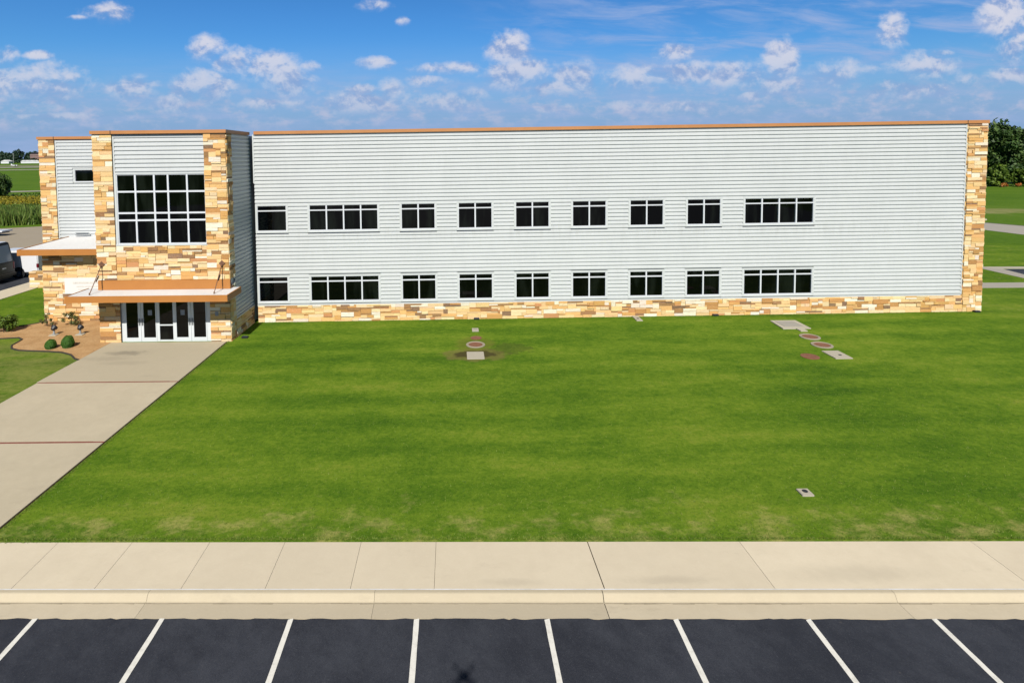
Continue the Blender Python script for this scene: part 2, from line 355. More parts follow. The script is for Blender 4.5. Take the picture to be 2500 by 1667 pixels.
def sky(nt):
    bg = nt.n['Background']; bg.inputs['Strength'].default_value = SKY_K
    st = nt.node('ShaderNodeTexSky', sky_type='NISHITA'); st.sun_disc = False; st.sun_elevation = R(ELEV); st.sun_rotation = R(180.)
    st.air_density = 1.0; st.dust_density = .6; st.ozone_density = 3.0
    hs = nt.node('ShaderNodeHueSaturation'); hs.inputs['Saturation'].default_value = 1.22; hs.inputs['Value'].default_value = 1.0
    nt.l.new(st.outputs[0], hs.inputs['Color'])
    base = nt.mix(1., S(nt, hs.outputs[0]), SKY_TINT, 'MULTIPLY')
    d = S(nt, nt.node('ShaderNodeTexCoord').outputs['Generated']); x, y, z = nt.xyz(d)
    base = nt.mix(nt.smooth(z, .22, .62) * .88, base, (.22, .46, .95))      # deeper blue overhead
    h = y.abs().max(.05); u = x / h; v = z / h
    pv = nt.vec(u, v * 1.25, 0.)
    n1 = nt.noise(pv, 15., 7, .6, .2); n2 = nt.noise(nt.vec(u, v * 1.25 - .012, 0.), 15., 5, .6, .2)
    n3 = nt.noise(nt.vec(u + 3.1, v * 1.1, 0.), 46., 6, .6)
    dens = None; low = None
    for cu, cv, a, b, k in CLOUDS:
        du = (u - cu) * (1. / (a * 1.5)); dv = (v - cv) * (1. / (b * 1.42))
        q = nt.math('MULTIPLY_ADD', dv, dv, du * du)
        e = nt.math('MULTIPLY_ADD', q, -1., .45 + .75 * k)          # falls off from the middle of each heap
        if dens is None: dens = e; low = dv
        else:
            low = nt.mixf(nt.smooth(e - dens, -.3, .3), low, dv); dens = dens.max(e)
    edge = dens + (n1 - .5) * 3.0 + (n3 - .5) * 1.1
    foot = nt.smooth(low + (n1 - .5) * 1.5, -1.0, .35)                  # heaps have crisp heads and melt away below
    al = nt.smooth(edge, -.25, 1.0 + (1. - foot) * 1.3) * (.42 + foot * .58)
    relief = (n1 - n2) * 9. + (n3 - .5) * 1.1
    lit = nt.smooth(low * .5 + relief + .12, -.75, .85)
    haze = nt.smooth(v, .22, .03)
    cc = nt.mix(lit, CLOUD_DARK, CLOUD_LIT)
    cc = nt.mix(haze * .40, cc, CLOUD_HAZE)
    fade = al * (.90 - haze * .26)
    # thin high veil, combed out sideways, on the right half
    ci = nt.noise(nt.vec(u * 1.1 + v * 1.4, v * 5.5, 0.), 5.5, 7, .62, .5)
    veil = nt.smooth(ci, .40, .76) * nt.smooth(u, -.05, .35) * nt.smooth(v, .04, .14) * .85
    lowv = nt.smooth(nt.noise(nt.vec(u * .8, v * 5., 2.), 9., 6, .6), .38, .75) * nt.smooth(v, .20, .06) * .66
    # small distant heaps just over the skyline
    ln = nt.noise(nt.vec(u, v * 2.1, 5.), 21., 6, .62)
    band = nt.smooth(v, .035, .07) * nt.smooth(v, .15, .085)
    lh = nt.smooth(ln + (n3 - .5) * .25, .44, .72) * band * .80
    col = nt.mix(haze * HZ_K, base, CLOUD_HAZE)
    col = nt.mix(veil.max(lowv), col, VEIL)
    col = nt.mix(lh, col, (4.6, 5.1, 6.9))
    col = nt.mix(fade, col, cc)
    nt.put(bg.inputs['Color'], col)
def mixf(self, f, a, b):
    nd = self.node('ShaderNodeMix', data_type='FLOAT'); self.put(nd.inputs[0], f); self.put(nd.inputs[2], a); self.put(nd.inputs[3], b)
    return S(self, nd.outputs[0])
NT.mixf = mixf
SKY_K = .066
SKY_TINT = (.49, .86, 1.16)
CLOUD_LIT = (7.0, 7.0, 7.9); CLOUD_DARK = (2.7, 3.8, 6.5); CLOUD_HAZE = (2.4, 3.75, 6.3); VEIL = (3.4, 4.5, 7.2); HZ_K = .92
sky(NT(W.node_tree))
W.cycles.sampling_method = 'MANUAL'; W.cycles.sample_map_resolution = 512

# ------------------------------------------------------------------ ground
def rise(y):
    t = min(1., max(0., (y - 350.) / 600.)); return 4.5 * t * t * (3 - 2 * t)
def lawn_z(x, y):
    t = min(1., max(0., (y - 15.) / 18.)); return min(slope(x), .215) * t * t * (3 - 2 * t)
g = MB()
xs = [-6000, -3000, -1500, -900, -500, -300, -150, -60, 0, 60, 150, 300, 600, 1200, 3000, 6000]
ys = [-400, -100, 10, 14.6, 60, 150, 300, 350, 400, 450, 500, 550, 600, 650, 700, 750, 800, 850, 900, 950, 1100, 1500, 2500, 4000, 7000]
V = [(x, y, (-.4 if y < 14 else -.06) + rise(y)) for y in ys for x in xs]
n = len(xs); g.add(V, [(j * n + i, j * n + i + 1, (j + 1) * n + i + 1, (j + 1) * n + i) for j in range(len(ys) - 1) for i in range(n - 1)])
struct('ground', g, M_FIELD)
K = -.0135                                              # the pavement runs very slightly askew to the building
def fy(x, y): return y + K * x
# lawn: a graded sheet with a cut edge along the pavement
lw = MB(); gx = [-32, -25, -18, -11.7] + [-9 + 3 * i for i in range(14)] + [31.3, 34, 40, 52, 66]
gy = [14.03, 14.6, 16, 18, 20, 22, 24, 26, 28, 30, 32, 33.6, 36, 40, 46, 58]
V = [(x, fy(x, y) if y < 15 else y, lawn_z(x, y) + .012) for y in gy for x in gx]; n = len(gx)
F = [(j * n + i, j * n + i + 1, (j + 1) * n + i + 1, (j + 1) * n + i) for j in range(len(gy) - 1) for i in range(n - 1)]
V += [(x, fy(x, 14.03), -.08) for x in gx]; b = n * len(gy)
F += [(b + i, b + i + 1, i + 1, i) for i in range(n - 1)]
lw.add(V, F); struct('lawn', lw, M_LAWN)
sl = MB(); sgx = [31.0, 36, 42, 50, 60, 75, 95, 130]; sgy = [57.9, 64, 72, 80, 88, 96, 108, 122]; n = len(sgx)
sl.add([(x, y, .2265) for y in sgy for x in sgx], [(j * n + i, j * n + i + 1, (j + 1) * n + i + 1, (j + 1) * n + i) for j in range(7) for i in range(n - 1)])
sl.add([(65.9, 14.5, .2265), (130, 14.5, .2265), (130, 58, .2262), (65.9, 58, .2262)], [(0, 1, 2, 3)]); struct('side_lawn', sl, M_FIELD)
so = MB(); so.add([(-60, fy(-60, 13.9), -.035), (60, fy(60, 13.9), -.035), (60, fy(60, 14.1), -.035), (-60, fy(-60, 14.1), -.035)], [(0, 1, 2, 3)]); struct('soil_strip', so, M_SOIL)
# pavement slabs with open joints
joints = [-40, -36.1, -32.2, -28.3, -24.4, -20.5, -18.1, -14.2, -12.2, -10.25, -8.33, -6.33, -4.4, -2.45, -.54, 3.3, 7.13, 12.9, 16.8, 20.7, 24.6, 28.5, 32.4, 40]
sw = MB()
for a, b in zip(joints[:-1], joints[1:]):
    w0 = .011 if abs(a - 3.3) < .01 else .004; w1 = .011 if abs(b - 3.3) < .01 else .004
    sk = lambda x, y: (x - .012 * (y - 14) * (1 if x > 2 else .3), fy(x, y))
    sw.prism([sk(a + w0, 12.40), sk(b - w1, 12.40), sk(b - w1, 13.985), sk(a + w0, 13.985)], -.10, 0.)
struct('sidewalk', sw, M_WALK)
sb = MB(); sb.prism([(-40, fy(-40, 12.392)), (40, fy(40, 12.392)), (40, fy(40, 13.99)), (-40, fy(-40, 13.99))], -.16, -.03); struct('sidewalk_bed', sb, M_SOIL)
kb = MB(); gt = MB()
kp = [(12.385, -.16), (12.385, .008), (12.30, .010), (12.275, .004), (12.255, -.012), (12.19, -.112), (12.165, -.124), (12.14, -.16)]   # rounded top, battered face
cuts = [-40, -33, -26, -19, -12.3, -7.0, -1.87, 3.24, 9.7, 15, 22, 29, 40]
for a, b in zip(cuts[:-1], cuts[1:]):
    a2, b2 = a + .006, b - .006
    a2, b2 = a + .003, b - .003
    if abs(a - 3.24) < .01: a2 = a + .012
    n = len(kp); v = [(x, fy(x, y), z) for x in (a2, b2) for y, z in kp]
    kb.add(v, [(i, i + 1, n + i + 1, n + i) for i in range(n - 1)] + [tuple(range(n - 1, -1, -1)), tuple(range(n, 2 * n))])
    c = [(12.165, -.125), (11.72, -.112), (11.72, -.2), (12.165, -.2)]
    v = [(x, fy(x, y), z) for x in (a2, b2) for y, z in c]
    gt.add(v, [(0, 1, 5, 4), (1, 2, 6, 5), (0, 3, 2, 1), (4, 5, 6, 7)])
ck = MB(); gm = MB()
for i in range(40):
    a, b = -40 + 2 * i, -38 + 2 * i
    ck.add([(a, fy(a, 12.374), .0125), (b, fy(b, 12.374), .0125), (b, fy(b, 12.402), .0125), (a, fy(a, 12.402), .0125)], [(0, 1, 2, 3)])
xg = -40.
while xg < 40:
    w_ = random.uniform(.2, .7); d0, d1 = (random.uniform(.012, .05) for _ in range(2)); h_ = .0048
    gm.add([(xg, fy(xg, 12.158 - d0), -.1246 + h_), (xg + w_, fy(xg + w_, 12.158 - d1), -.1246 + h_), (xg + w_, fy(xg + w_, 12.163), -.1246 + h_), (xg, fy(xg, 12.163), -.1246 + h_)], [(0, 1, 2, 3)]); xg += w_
struct('kerb_highlight', ck, M_HILITE); struct('kerb_shadow_line', gm, M_KERBSHADOW)  # painted highlight strip on the kerb top, painted shadow strip at its foot
struct('kerb', kb, M_KERB, recalc=True, smooth=False); struct('gutter', gt, M_GUTTER, recalc=True)
# parking lot, with a slightly ragged seal-coat edge against the gutter
pk = MB(); ed = []
x = -60.
while x < 60: ed.append((x, fy(x, 11.70) + random.uniform(-.018, .022))); x += random.uniform(.08, .3)
v = [(px, py, -.108) for px, py in ed] + [(px, -60, -.108) for px, py in ed]; n = len(ed)
pk.add(v, [(i, n + i, n + i + 1, i + 1) for i in range(n - 1)]); struct('parking_lot', pk, M_ASPH)
for X in [-14.65, -11.92, -9.16, -6.39, -3.60, -.89, 1.90, 4.64, 7.44, 10.10, 12.85]:
    ml = MB(); x0, x1 = X - .055, X + .055
    pts0 = [(x0 + random.uniform(-.004, .004), 11.71 + K * X - .25 * i) for i in range(24)]; pts1 = [(x1 + random.uniform(-.004, .004), p[1]) for p in pts0]
    pts0[0] = (x0, pts0[0][1] - random.uniform(.0, .04)); v = [(a, c, -.104) for a, c in pts0] + [(a, c, -.104) for a, c in pts1]; n = len(pts0)
    ml.add(v, [(i, i + 1, n + i + 1, n + i) for i in range(n - 1)]); struct('parking_line', ml, M_PAINT, recalc=True)
# entrance walk
ew = MB(); ej = MB()
rows = [14.0, 19.25, 24.55, 30.0]
for a, b in zip(rows[:-1], rows[1:]):
    ew.prism([(-18.35 - (.12 if a > 20 else 0), a + .05 + (K * -15 if a < 15 else 0)), (-12.22, a + .05 + (K * -15 if a < 15 else 0)), (-12.22, b - .05), (-18.4, b - .05)], -.1, .028)
for y in rows[1:3]: ej.box(-18.05, -12.62, y - .052, y + .052, -.05, .030); ej.box(-18.38, -18.05, y - .052, y + .052, -.05, .024); ej.box(-12.62, -12.22, y - .052, y + .052, -.05, .024)
struct('entrance_walk', ew, M_PATH); struct('expansion_joint', ej, M_JOINT)
eg = MB(); eg.box(-12.215, -12.15, 14.3, 29.9, -.05, .016); struct('walk_edge_soil', eg, M_SOIL)
# gravel bed left of the entrance, and its edging
bed = [(-27.2, 30.2), (-25.2, 30.75), (-24.1, 30.95), (-23.65, 30.62), (-23.55, 30.2), (-23.45, 29.6), (-23.1, 29.15), (-22.5, 28.85), (-21.6, 28.72), (-20.76, 28.62), (-20.0, 28.46), (-19.3, 28.1), (-18.75, 27.55), (-18.42, 27.35), (-18.42, 30.0), (-18.96, 30.02), (-18.96, 34.2), (-24.9, 34.2), (-25.05, 33.7), (-25.6, 33.1), (-26.4, 32.6), (-27.2, 32.2)]
mb = MB(); mb.prism(bed, -.05, .03); struct('gravel_bed', mb, M_MULCH)
def strip_along(mbx, pts, hw, z0, z1):
    for (ax, ay), (bx, by) in zip(pts[:-1], pts[1:]):
        d = Vector((bx - ax, by - ay)).normalized(); nx, ny = -d.y * hw, d.x * hw
        mbx.prism([(ax - nx, ay - ny), (bx - nx, by - ny), (bx + nx, by + ny), (ax + nx, ay + ny)], z0, z1)
e = MB(); strip_along(e, bed[:14], .035, -.05, .065); tag(e.build('bed_edging', M_EDGE), 'dark lawn edging curving along the front of the gravel bed', 'edging')
e = MB(); strip_along(e, bed[17:], .035, -.05, .065); tag(e.build('bed_edging', M_EDGE), 'dark lawn edging behind the gravel bed, left of the stone wall', 'edging')
# ground left of the building
a = MB(); a.prism([(-150, 10), (-34.1, 10), (-34.1, 56.5), (-150, 56.5)], -.05, .010); struct('side_parking_lot', a, M_ASPH)
a = MB(); a.prism([(-34.08, 12), (-32.0, 12), (-32.0, 43.2), (-34.08, 58)], -.05, .05); struct('side_sidewalk', a, M_WALK)
a = MB(); a.prism([(-170, 56.52), (-27, 56.52), (-27, 99.0), (-60.9, 83.9), (-65.6, 81.8), (-100, 66.5), (-170, 60)], -.05, .004); struct('service_road', a, M_ROADC)
def quad_strip(name, mat, left, right, dz=.02):
    q = MB(); n = len(left); q.add([(x, y, rise(y) + dz) for x, y in left] + [(x, y, rise(y) + dz) for x, y in right], [(i, i + 1, n + i + 1, n + i) for i in range(n - 1)]); struct(name, q, mat, recalc=True)
quad_strip('taxiway', M_ROADG, [(-220, 164), (-140, 173.5), (-129, 178), (-60, 196)], [(-220, 172), (-140, 181.5), (-129, 184), (-60, 202)])
quad_strip('apron', M_ROADG, [(-900, 512), (-400, 512), (-200, 530), (100, 530)], [(-900, 532), (-400, 532), (-200, 545), (100, 545)], .15)
quad_strip('runway', M_ROADG, [(-1200, 606), (-200, 606), (300, 606)], [(-1200, 645), (-200, 645), (300, 645)], .2)
quad_strip('far_road', M_ROADC, [(-1400, 690), (300, 690)], [(-1400, 720), (300, 720)], .25)
# ground right of the building
Z = .215
a = MB(); a.prism([(31.0, 39.25), (60, 39.0), (60, 40.55), (31.0, 40.8)], .1, Z + .02); struct('footpath', a, M_ROADG)
a = MB(); a.prism([(31.5, 46.0), (46.5, 45.42), (60, 45.2), (60, 46.2), (46.5, 46.3), (31.5, 46.9)], .1, Z + .02); struct('footpath', a, M_PAD)
a = MB(); a.prism([(42.45, 40.8), (43.75, 40.8), (43.78, 43.2), (44.2, 45.42), (43.2, 46.02), (42.7, 45.6)], .1, Z + .026); struct('footpath', a, M_ROADG)
a = MB(); a.prism([(43.8, 40.9), (60, 40.7), (60, 45.15), (44.25, 45.38), (43.85, 43.2)], .1, Z + .014); struct('side_parking_lot', a, M_ASPH)
quad_strip('driveway', M_ROADG, [(60, 105), (66, 84), (69.9, 74.9), (71.6, 71.0), (73, 64), (73.6, 50), (73.6, 20)], [(55, 95), (62.6, 78), (63.8, 68.3), (64.3, 63.7), (65, 56), (65.4, 50), (65.4, 20)], Z + .03)
e = MB(); strip_along(e, [(60, 105.1), (66.1, 84.1), (70.1, 75.0), (71.8, 71.1), (73.2, 64), (73.8, 50)], .14, -.05, Z + .05); tag(e.build('drive_kerb', M_DKERB), kind='structure')

# ------------------------------------------------------------------ stone facing
PAL = [((.88, .60, .29), 26), ((.90, .68, .40), 22), ((.82, .50, .195), 15), ((.90, .81, .65), 14), ((.72, .40, .13), 8), ((.54, .28, .095), 7), ((.36, .195, .085), 5), ((.27, .165, .10), 3), ((.64, .31, .13), 4)]
PW = [w for _, w in PAL]
def stones(mb, O, U, Nn, w, h, seed, uh=.089, uw=.13):
    """random-coursed ashlar on a w x h rectangle: O = lower corner, U = direction along, Nn = outward normal"""
    rd = random.Random(seed); O = Vector(O); U = Vector(U); Nn = Vector(Nn); Zv = Vector((0, 0, 1))
    nu = max(1, round(w / uw)); nz = max(1, round(h / uh)); du = w / nu; dz = h / nz
    occ = [[False] * nu for _ in range(nz)]
    P = lambda a, c, d: tuple(O + U * a + Zv * c + Nn * d)
    mb.add([P(0, 0, 0), P(w, 0, 0), P(w, h, 0), P(0, h, 0)], [(0, 1, 2, 3)], 0, (.58, .38, .17))
    for j in range(nz):
        i = 0
        while i < nu:
            if occ[j][i]: i += 1; continue
            hh = rd.choices((1, 2, 3), (34, 50, 16))[0]; ww = rd.randint(3, 8) if hh == 1 else rd.randint(2, 7)
            hh = min(hh, nz - j); k = 0
            while k < ww and i + k < nu and not occ[j][i + k]: k += 1
            ww = k
            if nu - (i + ww) == 1 and not occ[j][i + ww]: ww += 1
            for jj in range(j, j + hh):
                if any(occ[jj][i:i + ww]): hh = jj - j; break
            for jj in range(j, j + hh):
                for ii in range(i, i + ww): occ[jj][ii] = True
            c = rd.choices([p for p, _ in PAL], PW)[0]
            if hh == 1 and rd.random() < .22: c = rd.choice([(.40, .22, .09), (.52, .27, .10), (.30, .18, .10)])
            f = rd.uniform(.88, 1.10); c = tuple(min(.9, v * f * rd.uniform(.96, 1.04)) for v in c)
            d = rd.uniform(.010, .065); g = .003
            jit = lambda: rd.uniform(-.006, .006)
            a0, a1, z0, z1 = i * du + g, (i + ww) * du - g, j * dz + g, (j + hh) * dz - g
            q = [(a0, z0), (a1, z0), (a1, z1), (a0, z1)]; r_ = [(max(0, min(w, a + jit())), max(0, z + jit())) for a, z in q]
            ins = .008; inn = [(a + (ins if k in (0, 3) else -ins), z + (ins if k < 2 else -ins)) for k, (a, z) in enumerate(r_)]
            v = [P(a, z, .0005) for a, z in r_] + [P(a, z, d * .75) for a, z in r_] + [P(a, z, d + jit() * .6) for a, z in inn]
            fs = [(8, 9, 10, 11)] + [(k, (k + 1) % 4, 4 + (k + 1) % 4, 4 + k) for k in range(4)] + [(4 + k, 4 + (k + 1) % 4, 8 + (k + 1) % 4, 8 + k) for k in range(4)]
            mb.add(v, fs, 0, c)
            i += ww
PITCH = .2235
def ribs(mb, P, u0, u1, z0, z1):
    """ribbed cladding: P(u, z, d) -> point, d outward"""
    prof = [(0., .056), (.48, .056), (.58, .0), (.80, .0), (.94, .056)]
    pts = []; k = math.floor(z0 / PITCH) - 1
    while k * PITCH < z1 + PITCH:
        pts += [((k + t) * PITCH, d) for t, d in prof]; k += 1
    out = []
    for (za, da), (zb, db) in zip(pts[:-1], pts[1:]):
        if zb <= z0 or za >= z1: continue
        ca, cb = max(za, z0), min(zb, z1)
        ia = da + (db - da) * (ca - za) / (zb - za); ib = da + (db - da) * (cb - za) / (zb - za)
        if not out: out.append((ca, ia))
        out.append((cb, ib))
    n = len(out); v = [P(u, z, d) for u in (u0, u1) for z, d in out]
    mb.add(v, [(i, n + i, n + i + 1, i + 1) for i in range(n - 1)])

# ------------------------------------------------------------------ the office building
YM, YT, YL, YW = 33.55, 30.0, 34.2, 37.5                # main facade, entrance tower, low wing, upper wing
bld = empty('office_building', (5., 33.55, 0), 'long two storey office building in white ribbed metal and sandstone with an entrance tower', 'building')
core = MB(grade=True)
core.box(-11.75, 31.30, YM + .10, 60, -.1, 11.05)
core.box(-18.9, -12.05, YT + .16, YW + .1, -.1, 11.05)
core.box(-24.85, -18.9, YL + .08, YW + 6, -.1, 4.12)
core.box(-27.15, -11.76, YW + .10, 60, -.1, 11.05)
core.build('wall_core', M_TRIM, bld)
rf = MB(grade=True); rf.box(-11.7, 31.2, YM + .3, 59.8, 11.06, 11.10); rf.box(-27.0, -11.8, YW + .3, 59.8, 11.06, 11.10); rf.box(-18.8, -12.1, YT + .4, YW + .2, 11.06, 11.10)
rf.build('roof', M_ROOFG, bld)
# windows: (x0, x1, lights)
COLS = [(-11.63, -9.90, 1), (-8.55, -4.49, 4), (-3.11, -1.11, 2), (.265, 2.26, 2), (3.65, 5.635, 2), (7.015, 9.005, 2), (10.42, 12.39, 2), (13.80, 15.78, 2), (17.20, 21.27, 4)]
ROWS = [(5.435, 6.96), (1.205, 2.715)]
cl = MB(grade=True)
PM = lambda u, z, d: (u, YM - d, z)
TR = .10                                               # flat flashing round each opening
X0, X1 = -11.74, 30.12
zb = [1.05, ROWS[1][0] - .005, ROWS[1][1] + TR + .03, ROWS[0][0] - TR - .07, ROWS[0][1] + TR, 11.16]
ribs(cl, PM, X0, X1, zb[2], zb[3]); ribs(cl, PM, X0, X1, zb[4], zb[5])
for (za, zc) in ((zb[0], zb[2]), (zb[3], zb[4])):
    e = X0
    for a, b, _ in COLS:
        if a - TR - e > .12: ribs(cl, PM, e, a - TR, za, zc)
        e = b + TR
    ribs(cl, PM, e, X1, za, zc)
PT = lambda u, z, d: (u, YT - d + .10, z)
ribs(cl, PT, -17.86, -13.14, 9.10, 11.12)
PS = lambda u, z, d: (-12.0 + d - .03, u, z)           # right side of the tower
ribs(cl, PS, YT + .74, YM + .05, 1.10, 11.12)
PW_ = lambda u, z, d: (u, YW - d, z)
ribs(cl, PW_, -26.08, -25.06, 4.4, 11.12); ribs(cl, PW_, -25.06, -18.8, 4.4, 8.24); ribs(cl, PW_, -25.06, -18.8, 9.26, 11.12); ribs(cl, PW_, -23.0, -18.8, 8.24, 9.26)
cl.build('metal_cladding', M_CLAD, bld, recalc=False)
tr = MB(grade=True)
tr.box(X0, X1 + .02, YM - .055, YM + .1, .99, 1.06)                       # base drip
tr.box(X1 + .0, X1 + .07, YM - .06, YM + .1, 1.062, 11.16)                # end trims
tr.box(-11.79, -11.71, YM - .062, YM + .05, 8.3, 11.16)
tr.box(-11.955, -11.91, YT + .72, YM - .07, 1.03, 1.10)
tr.box(-17.93, -17.86, YT + .03, YT + .15, 9.0, 11.12)
tr.box(-26.14, -26.07, YW - .06, YW + .1, 4.4, 11.12)
tr.build('cladding_trim', M_TRIM, bld)
for q in ((X1 + .072, X1 + .10, YM - .075, YM + .1, 1.062, 11.20), (-26.165, -26.142, YW - .07, YW + .1, 4.4, 11.15), (-17.955, -17.932, YT + .0, YT + .1, 5.2, 11.14)):
    dk = MB(grade=True); dk.box(*q); dk.build('sealant_joint', M_EDGE, bld)
# stone
st = MB(grade=True)
stones(st, (-11.72, YM - .05, 0.), (1, 0, 0), (0, -1, 0), 41.94, .985, 1)
st.add([(-11.72, YM - .05, .985), (30.22, YM - .05, .985), (30.22, YM + .1, .985), (-11.72, YM + .1, .985)], [(0, 1, 2, 3)], 0, (.6, .45, .27))
st.build('stone_base', M_STONE, bld)
def pier(x0, x1, y, z0, z1, seed, dep=.5, grade=False, right=True, left=True, front=None):
    m = MB(grade=grade)
    if front is None: front = (z0, z1)
    stones(m, (x0, y, z0), (1, 0, 0), (0, -1, 0), x1 - x0, z1 - z0, seed)
    if right: stones(m, (x1, y, z0), (0, 1, 0), (1, 0, 0), dep, z1 - z0, seed + 100)
    if left: stones(m, (x0, y + dep, z0), (0, -1, 0), (-1, 0, 0), dep, z1 - z0, seed + 200)
    return m
pier(30.225, 31.35, YM - .08, 0., 11.2, 2, .8, True).build('stone_pier', M_STONE, bld)
pier(-27.2, -26.17, YW - .06, 0., 11.14, 3, .8).build('stone_pier', M_STONE, bld)
pier(-18.97, -17.95, YT, 3.38, 11.12, 4, 7.4, right=False).build('stone_pier', M_STONE, bld)
pier(-13.13, -11.97, YT, 3.38, 11.12, 5, .72, left=False).build('stone_pier', M_STONE, bld)
pier(-18.97, -17.86, YT, -.02, 3.05, 6, 4.1, right=False).build('stone_pier', M_STONE, bld)
m = pier(-13.05, -11.97, YT, -.02, 3.05, 7, .72, left=False)
stones(m, (-11.97, YT + .72, -.02), (0, 1, 0), (1, 0, 0), 2.78, 1.05, 77); m.build('stone_pier', M_STONE, bld)
m = MB(); stones(m, (-17.95, YT + .03, 3.38), (1, 0, 0), (0, -1, 0), 4.82, 1.83, 8); m.build('stone_spandrel', M_STONE, bld)
m = MB(); stones(m, (-24.95, YL, -.02), (1, 0, 0), (0, -1, 0), 6.0, 4.2, 9); stones(m, (-24.95, YL + 3.3, -.02), (0, -1, 0), (-1, 0, 0), 3.3, 4.2, 10); m.build('stone_wall', M_STONE, bld)
m = MB(); m.box(-17.95, -13.13, YT + .06, YT + .2, 3.05, 3.38); m.build('door_header', M_TRIM, bld)
# coping
cp = MB(grade=True)
cp.box(-11.68, 31.42, YM - .13, YM + .3, 11.165, 11.35)
cp.build('coping', M_COPING, bld)
cp = MB(); cp.box(-19.04, -11.90, YT - .10, YT + .35, 11.125, 11.30); cp.box(-12.2, -11.90, YT + .352, YM - .14, 11.125, 11.30); cp.box(-19.04, -18.74, YT + .352, YW - .2, 11.125, 11.30); cp.build('coping', M_COPING, bld)
cp = MB(); cp.box(-27.28, -19.05, YW - .14, YW + .3, 11.145, 11.32); cp.box(-27.28, -27.0, YW + .302, 60, 11.145, 11.32); cp.build('coping', M_COPING, bld)
for q in ((30.12, 30.16, YM - .135, YM - .02, 11.16, 11.356), (-26.18, -26.14, YW - .145, YW, 11.14, 11.326), (-17.97, -17.93, YT - .105, YT, 11.12, 11.306)):
    sj = MB(grade=True); sj.box(*q); sj.build('coping_joint', M_EDGE, bld)
# ribbon windows
def window(x0, x1, z0, z1, lights, y, name='window', tr=.10, transom=.80, sill=True):
    surround = MB(grade=True); d0 = .062
    surround.box(x0 - tr, x1 + tr, y - d0, y + .09, z1, z1 + tr)
    surround.box(x0 - tr, x0, y - d0, y + .09, z0, z1); surround.box(x1, x1 + tr, y - d0, y + .09, z0, z1)
    surround.box(x0 - tr, x1 + tr, y - d0 - .004, y + .09, z0 - tr * (.9 if sill else .5), z0)
    w = surround.build(name, M_TRIM, bld)
    pane = MB(grade=True); pane.box(x0, x1, y + .045, y + .09, z0, z1); pane.build('pane', M_GLASS, w)
    fr = MB(grade=True); t = .040; zt = z0 + (z1 - z0) * transom; ya, yb = y - .045, y + .044
    fr.box(x0, x1, ya, yb, z0, z0 + t * 1.3); fr.box(x0, x1, ya, yb, z1 - t * .6, z1)
    fr.box(x0, x0 + t * .8, ya, yb, z0 + t * 1.3, z1 - t * .6); fr.box(x1 - t * .8, x1, ya, yb, z0 + t * 1.3, z1 - t * .6)
    for i in range(lights):
        a = x0 + (x1 - x0) * i / lights; b = x0 + (x1 - x0) * (i + 1) / lights
        if i: fr.box(a - t, a + t, ya - .006, yb, z0 + t * 1.3, z1 - t * .6)
        fr.box(a + (t if i else t * .8), b - (t if i < lights - 1 else t * .8), ya + .004, yb, zt - .032, zt + .032)
    fr.build('mullion_frame', M_ALU, w)
    return w
for r, (z0, z1) in enumerate(ROWS):
    for a, b, L in COLS: window(a, b, z0, z1, L, YM)
# tall tower window
sur = MB(); sur.box(-17.92, -13.07, YT + .02, YT + .15, 9.0, 9.10); sur.box(-17.93, -17.82, YT + .02, YT + .15, 5.30, 9.0); sur.box(-13.13, -13.06, YT + .05, YT + .15, 5.30, 9.0); sur.box(-17.93, -13.07, YT - .015, YT + .15, 5.21, 5.30)
tw = sur.build('tower_window', M_TRIM, bld)
pn = MB(); pn.box(-17.82, -13.13, YT + .112, YT + .15, 5.30, 9.0); pn.build('pane', M_GLASS, tw)
fr = MB(); t = .045; mx = [-17.82, -16.83, -15.83, -15.10, -14.09, -13.12]; mz = [5.30, 6.56, 6.945, 8.08, 9.0]; ya, yb = YT + .045, YT + .11
for i, x in enumerate(mx): fr.box(x if i == 0 else x - t, x if i == 5 else x + t, ya, yb, 5.30, 9.0)
for i, z in enumerate(mz):
    for k in range(5): fr.box(mx[k] + (t if k < 5 else 0), mx[k + 1] - t * (0 if k == 4 else 1) - (0 if k < 4 else 0), ya + .006, yb, max(z - t, 5.301), min(z + t, 8.999))
fr.build('mullion_frame', M_ALU, tw)
# interior seen dimly through the tower glass is left dark; small window of the upper wing
window(-24.93, -23.0, 8.33, 9.13, 1, YW, transom=2., sill=False)
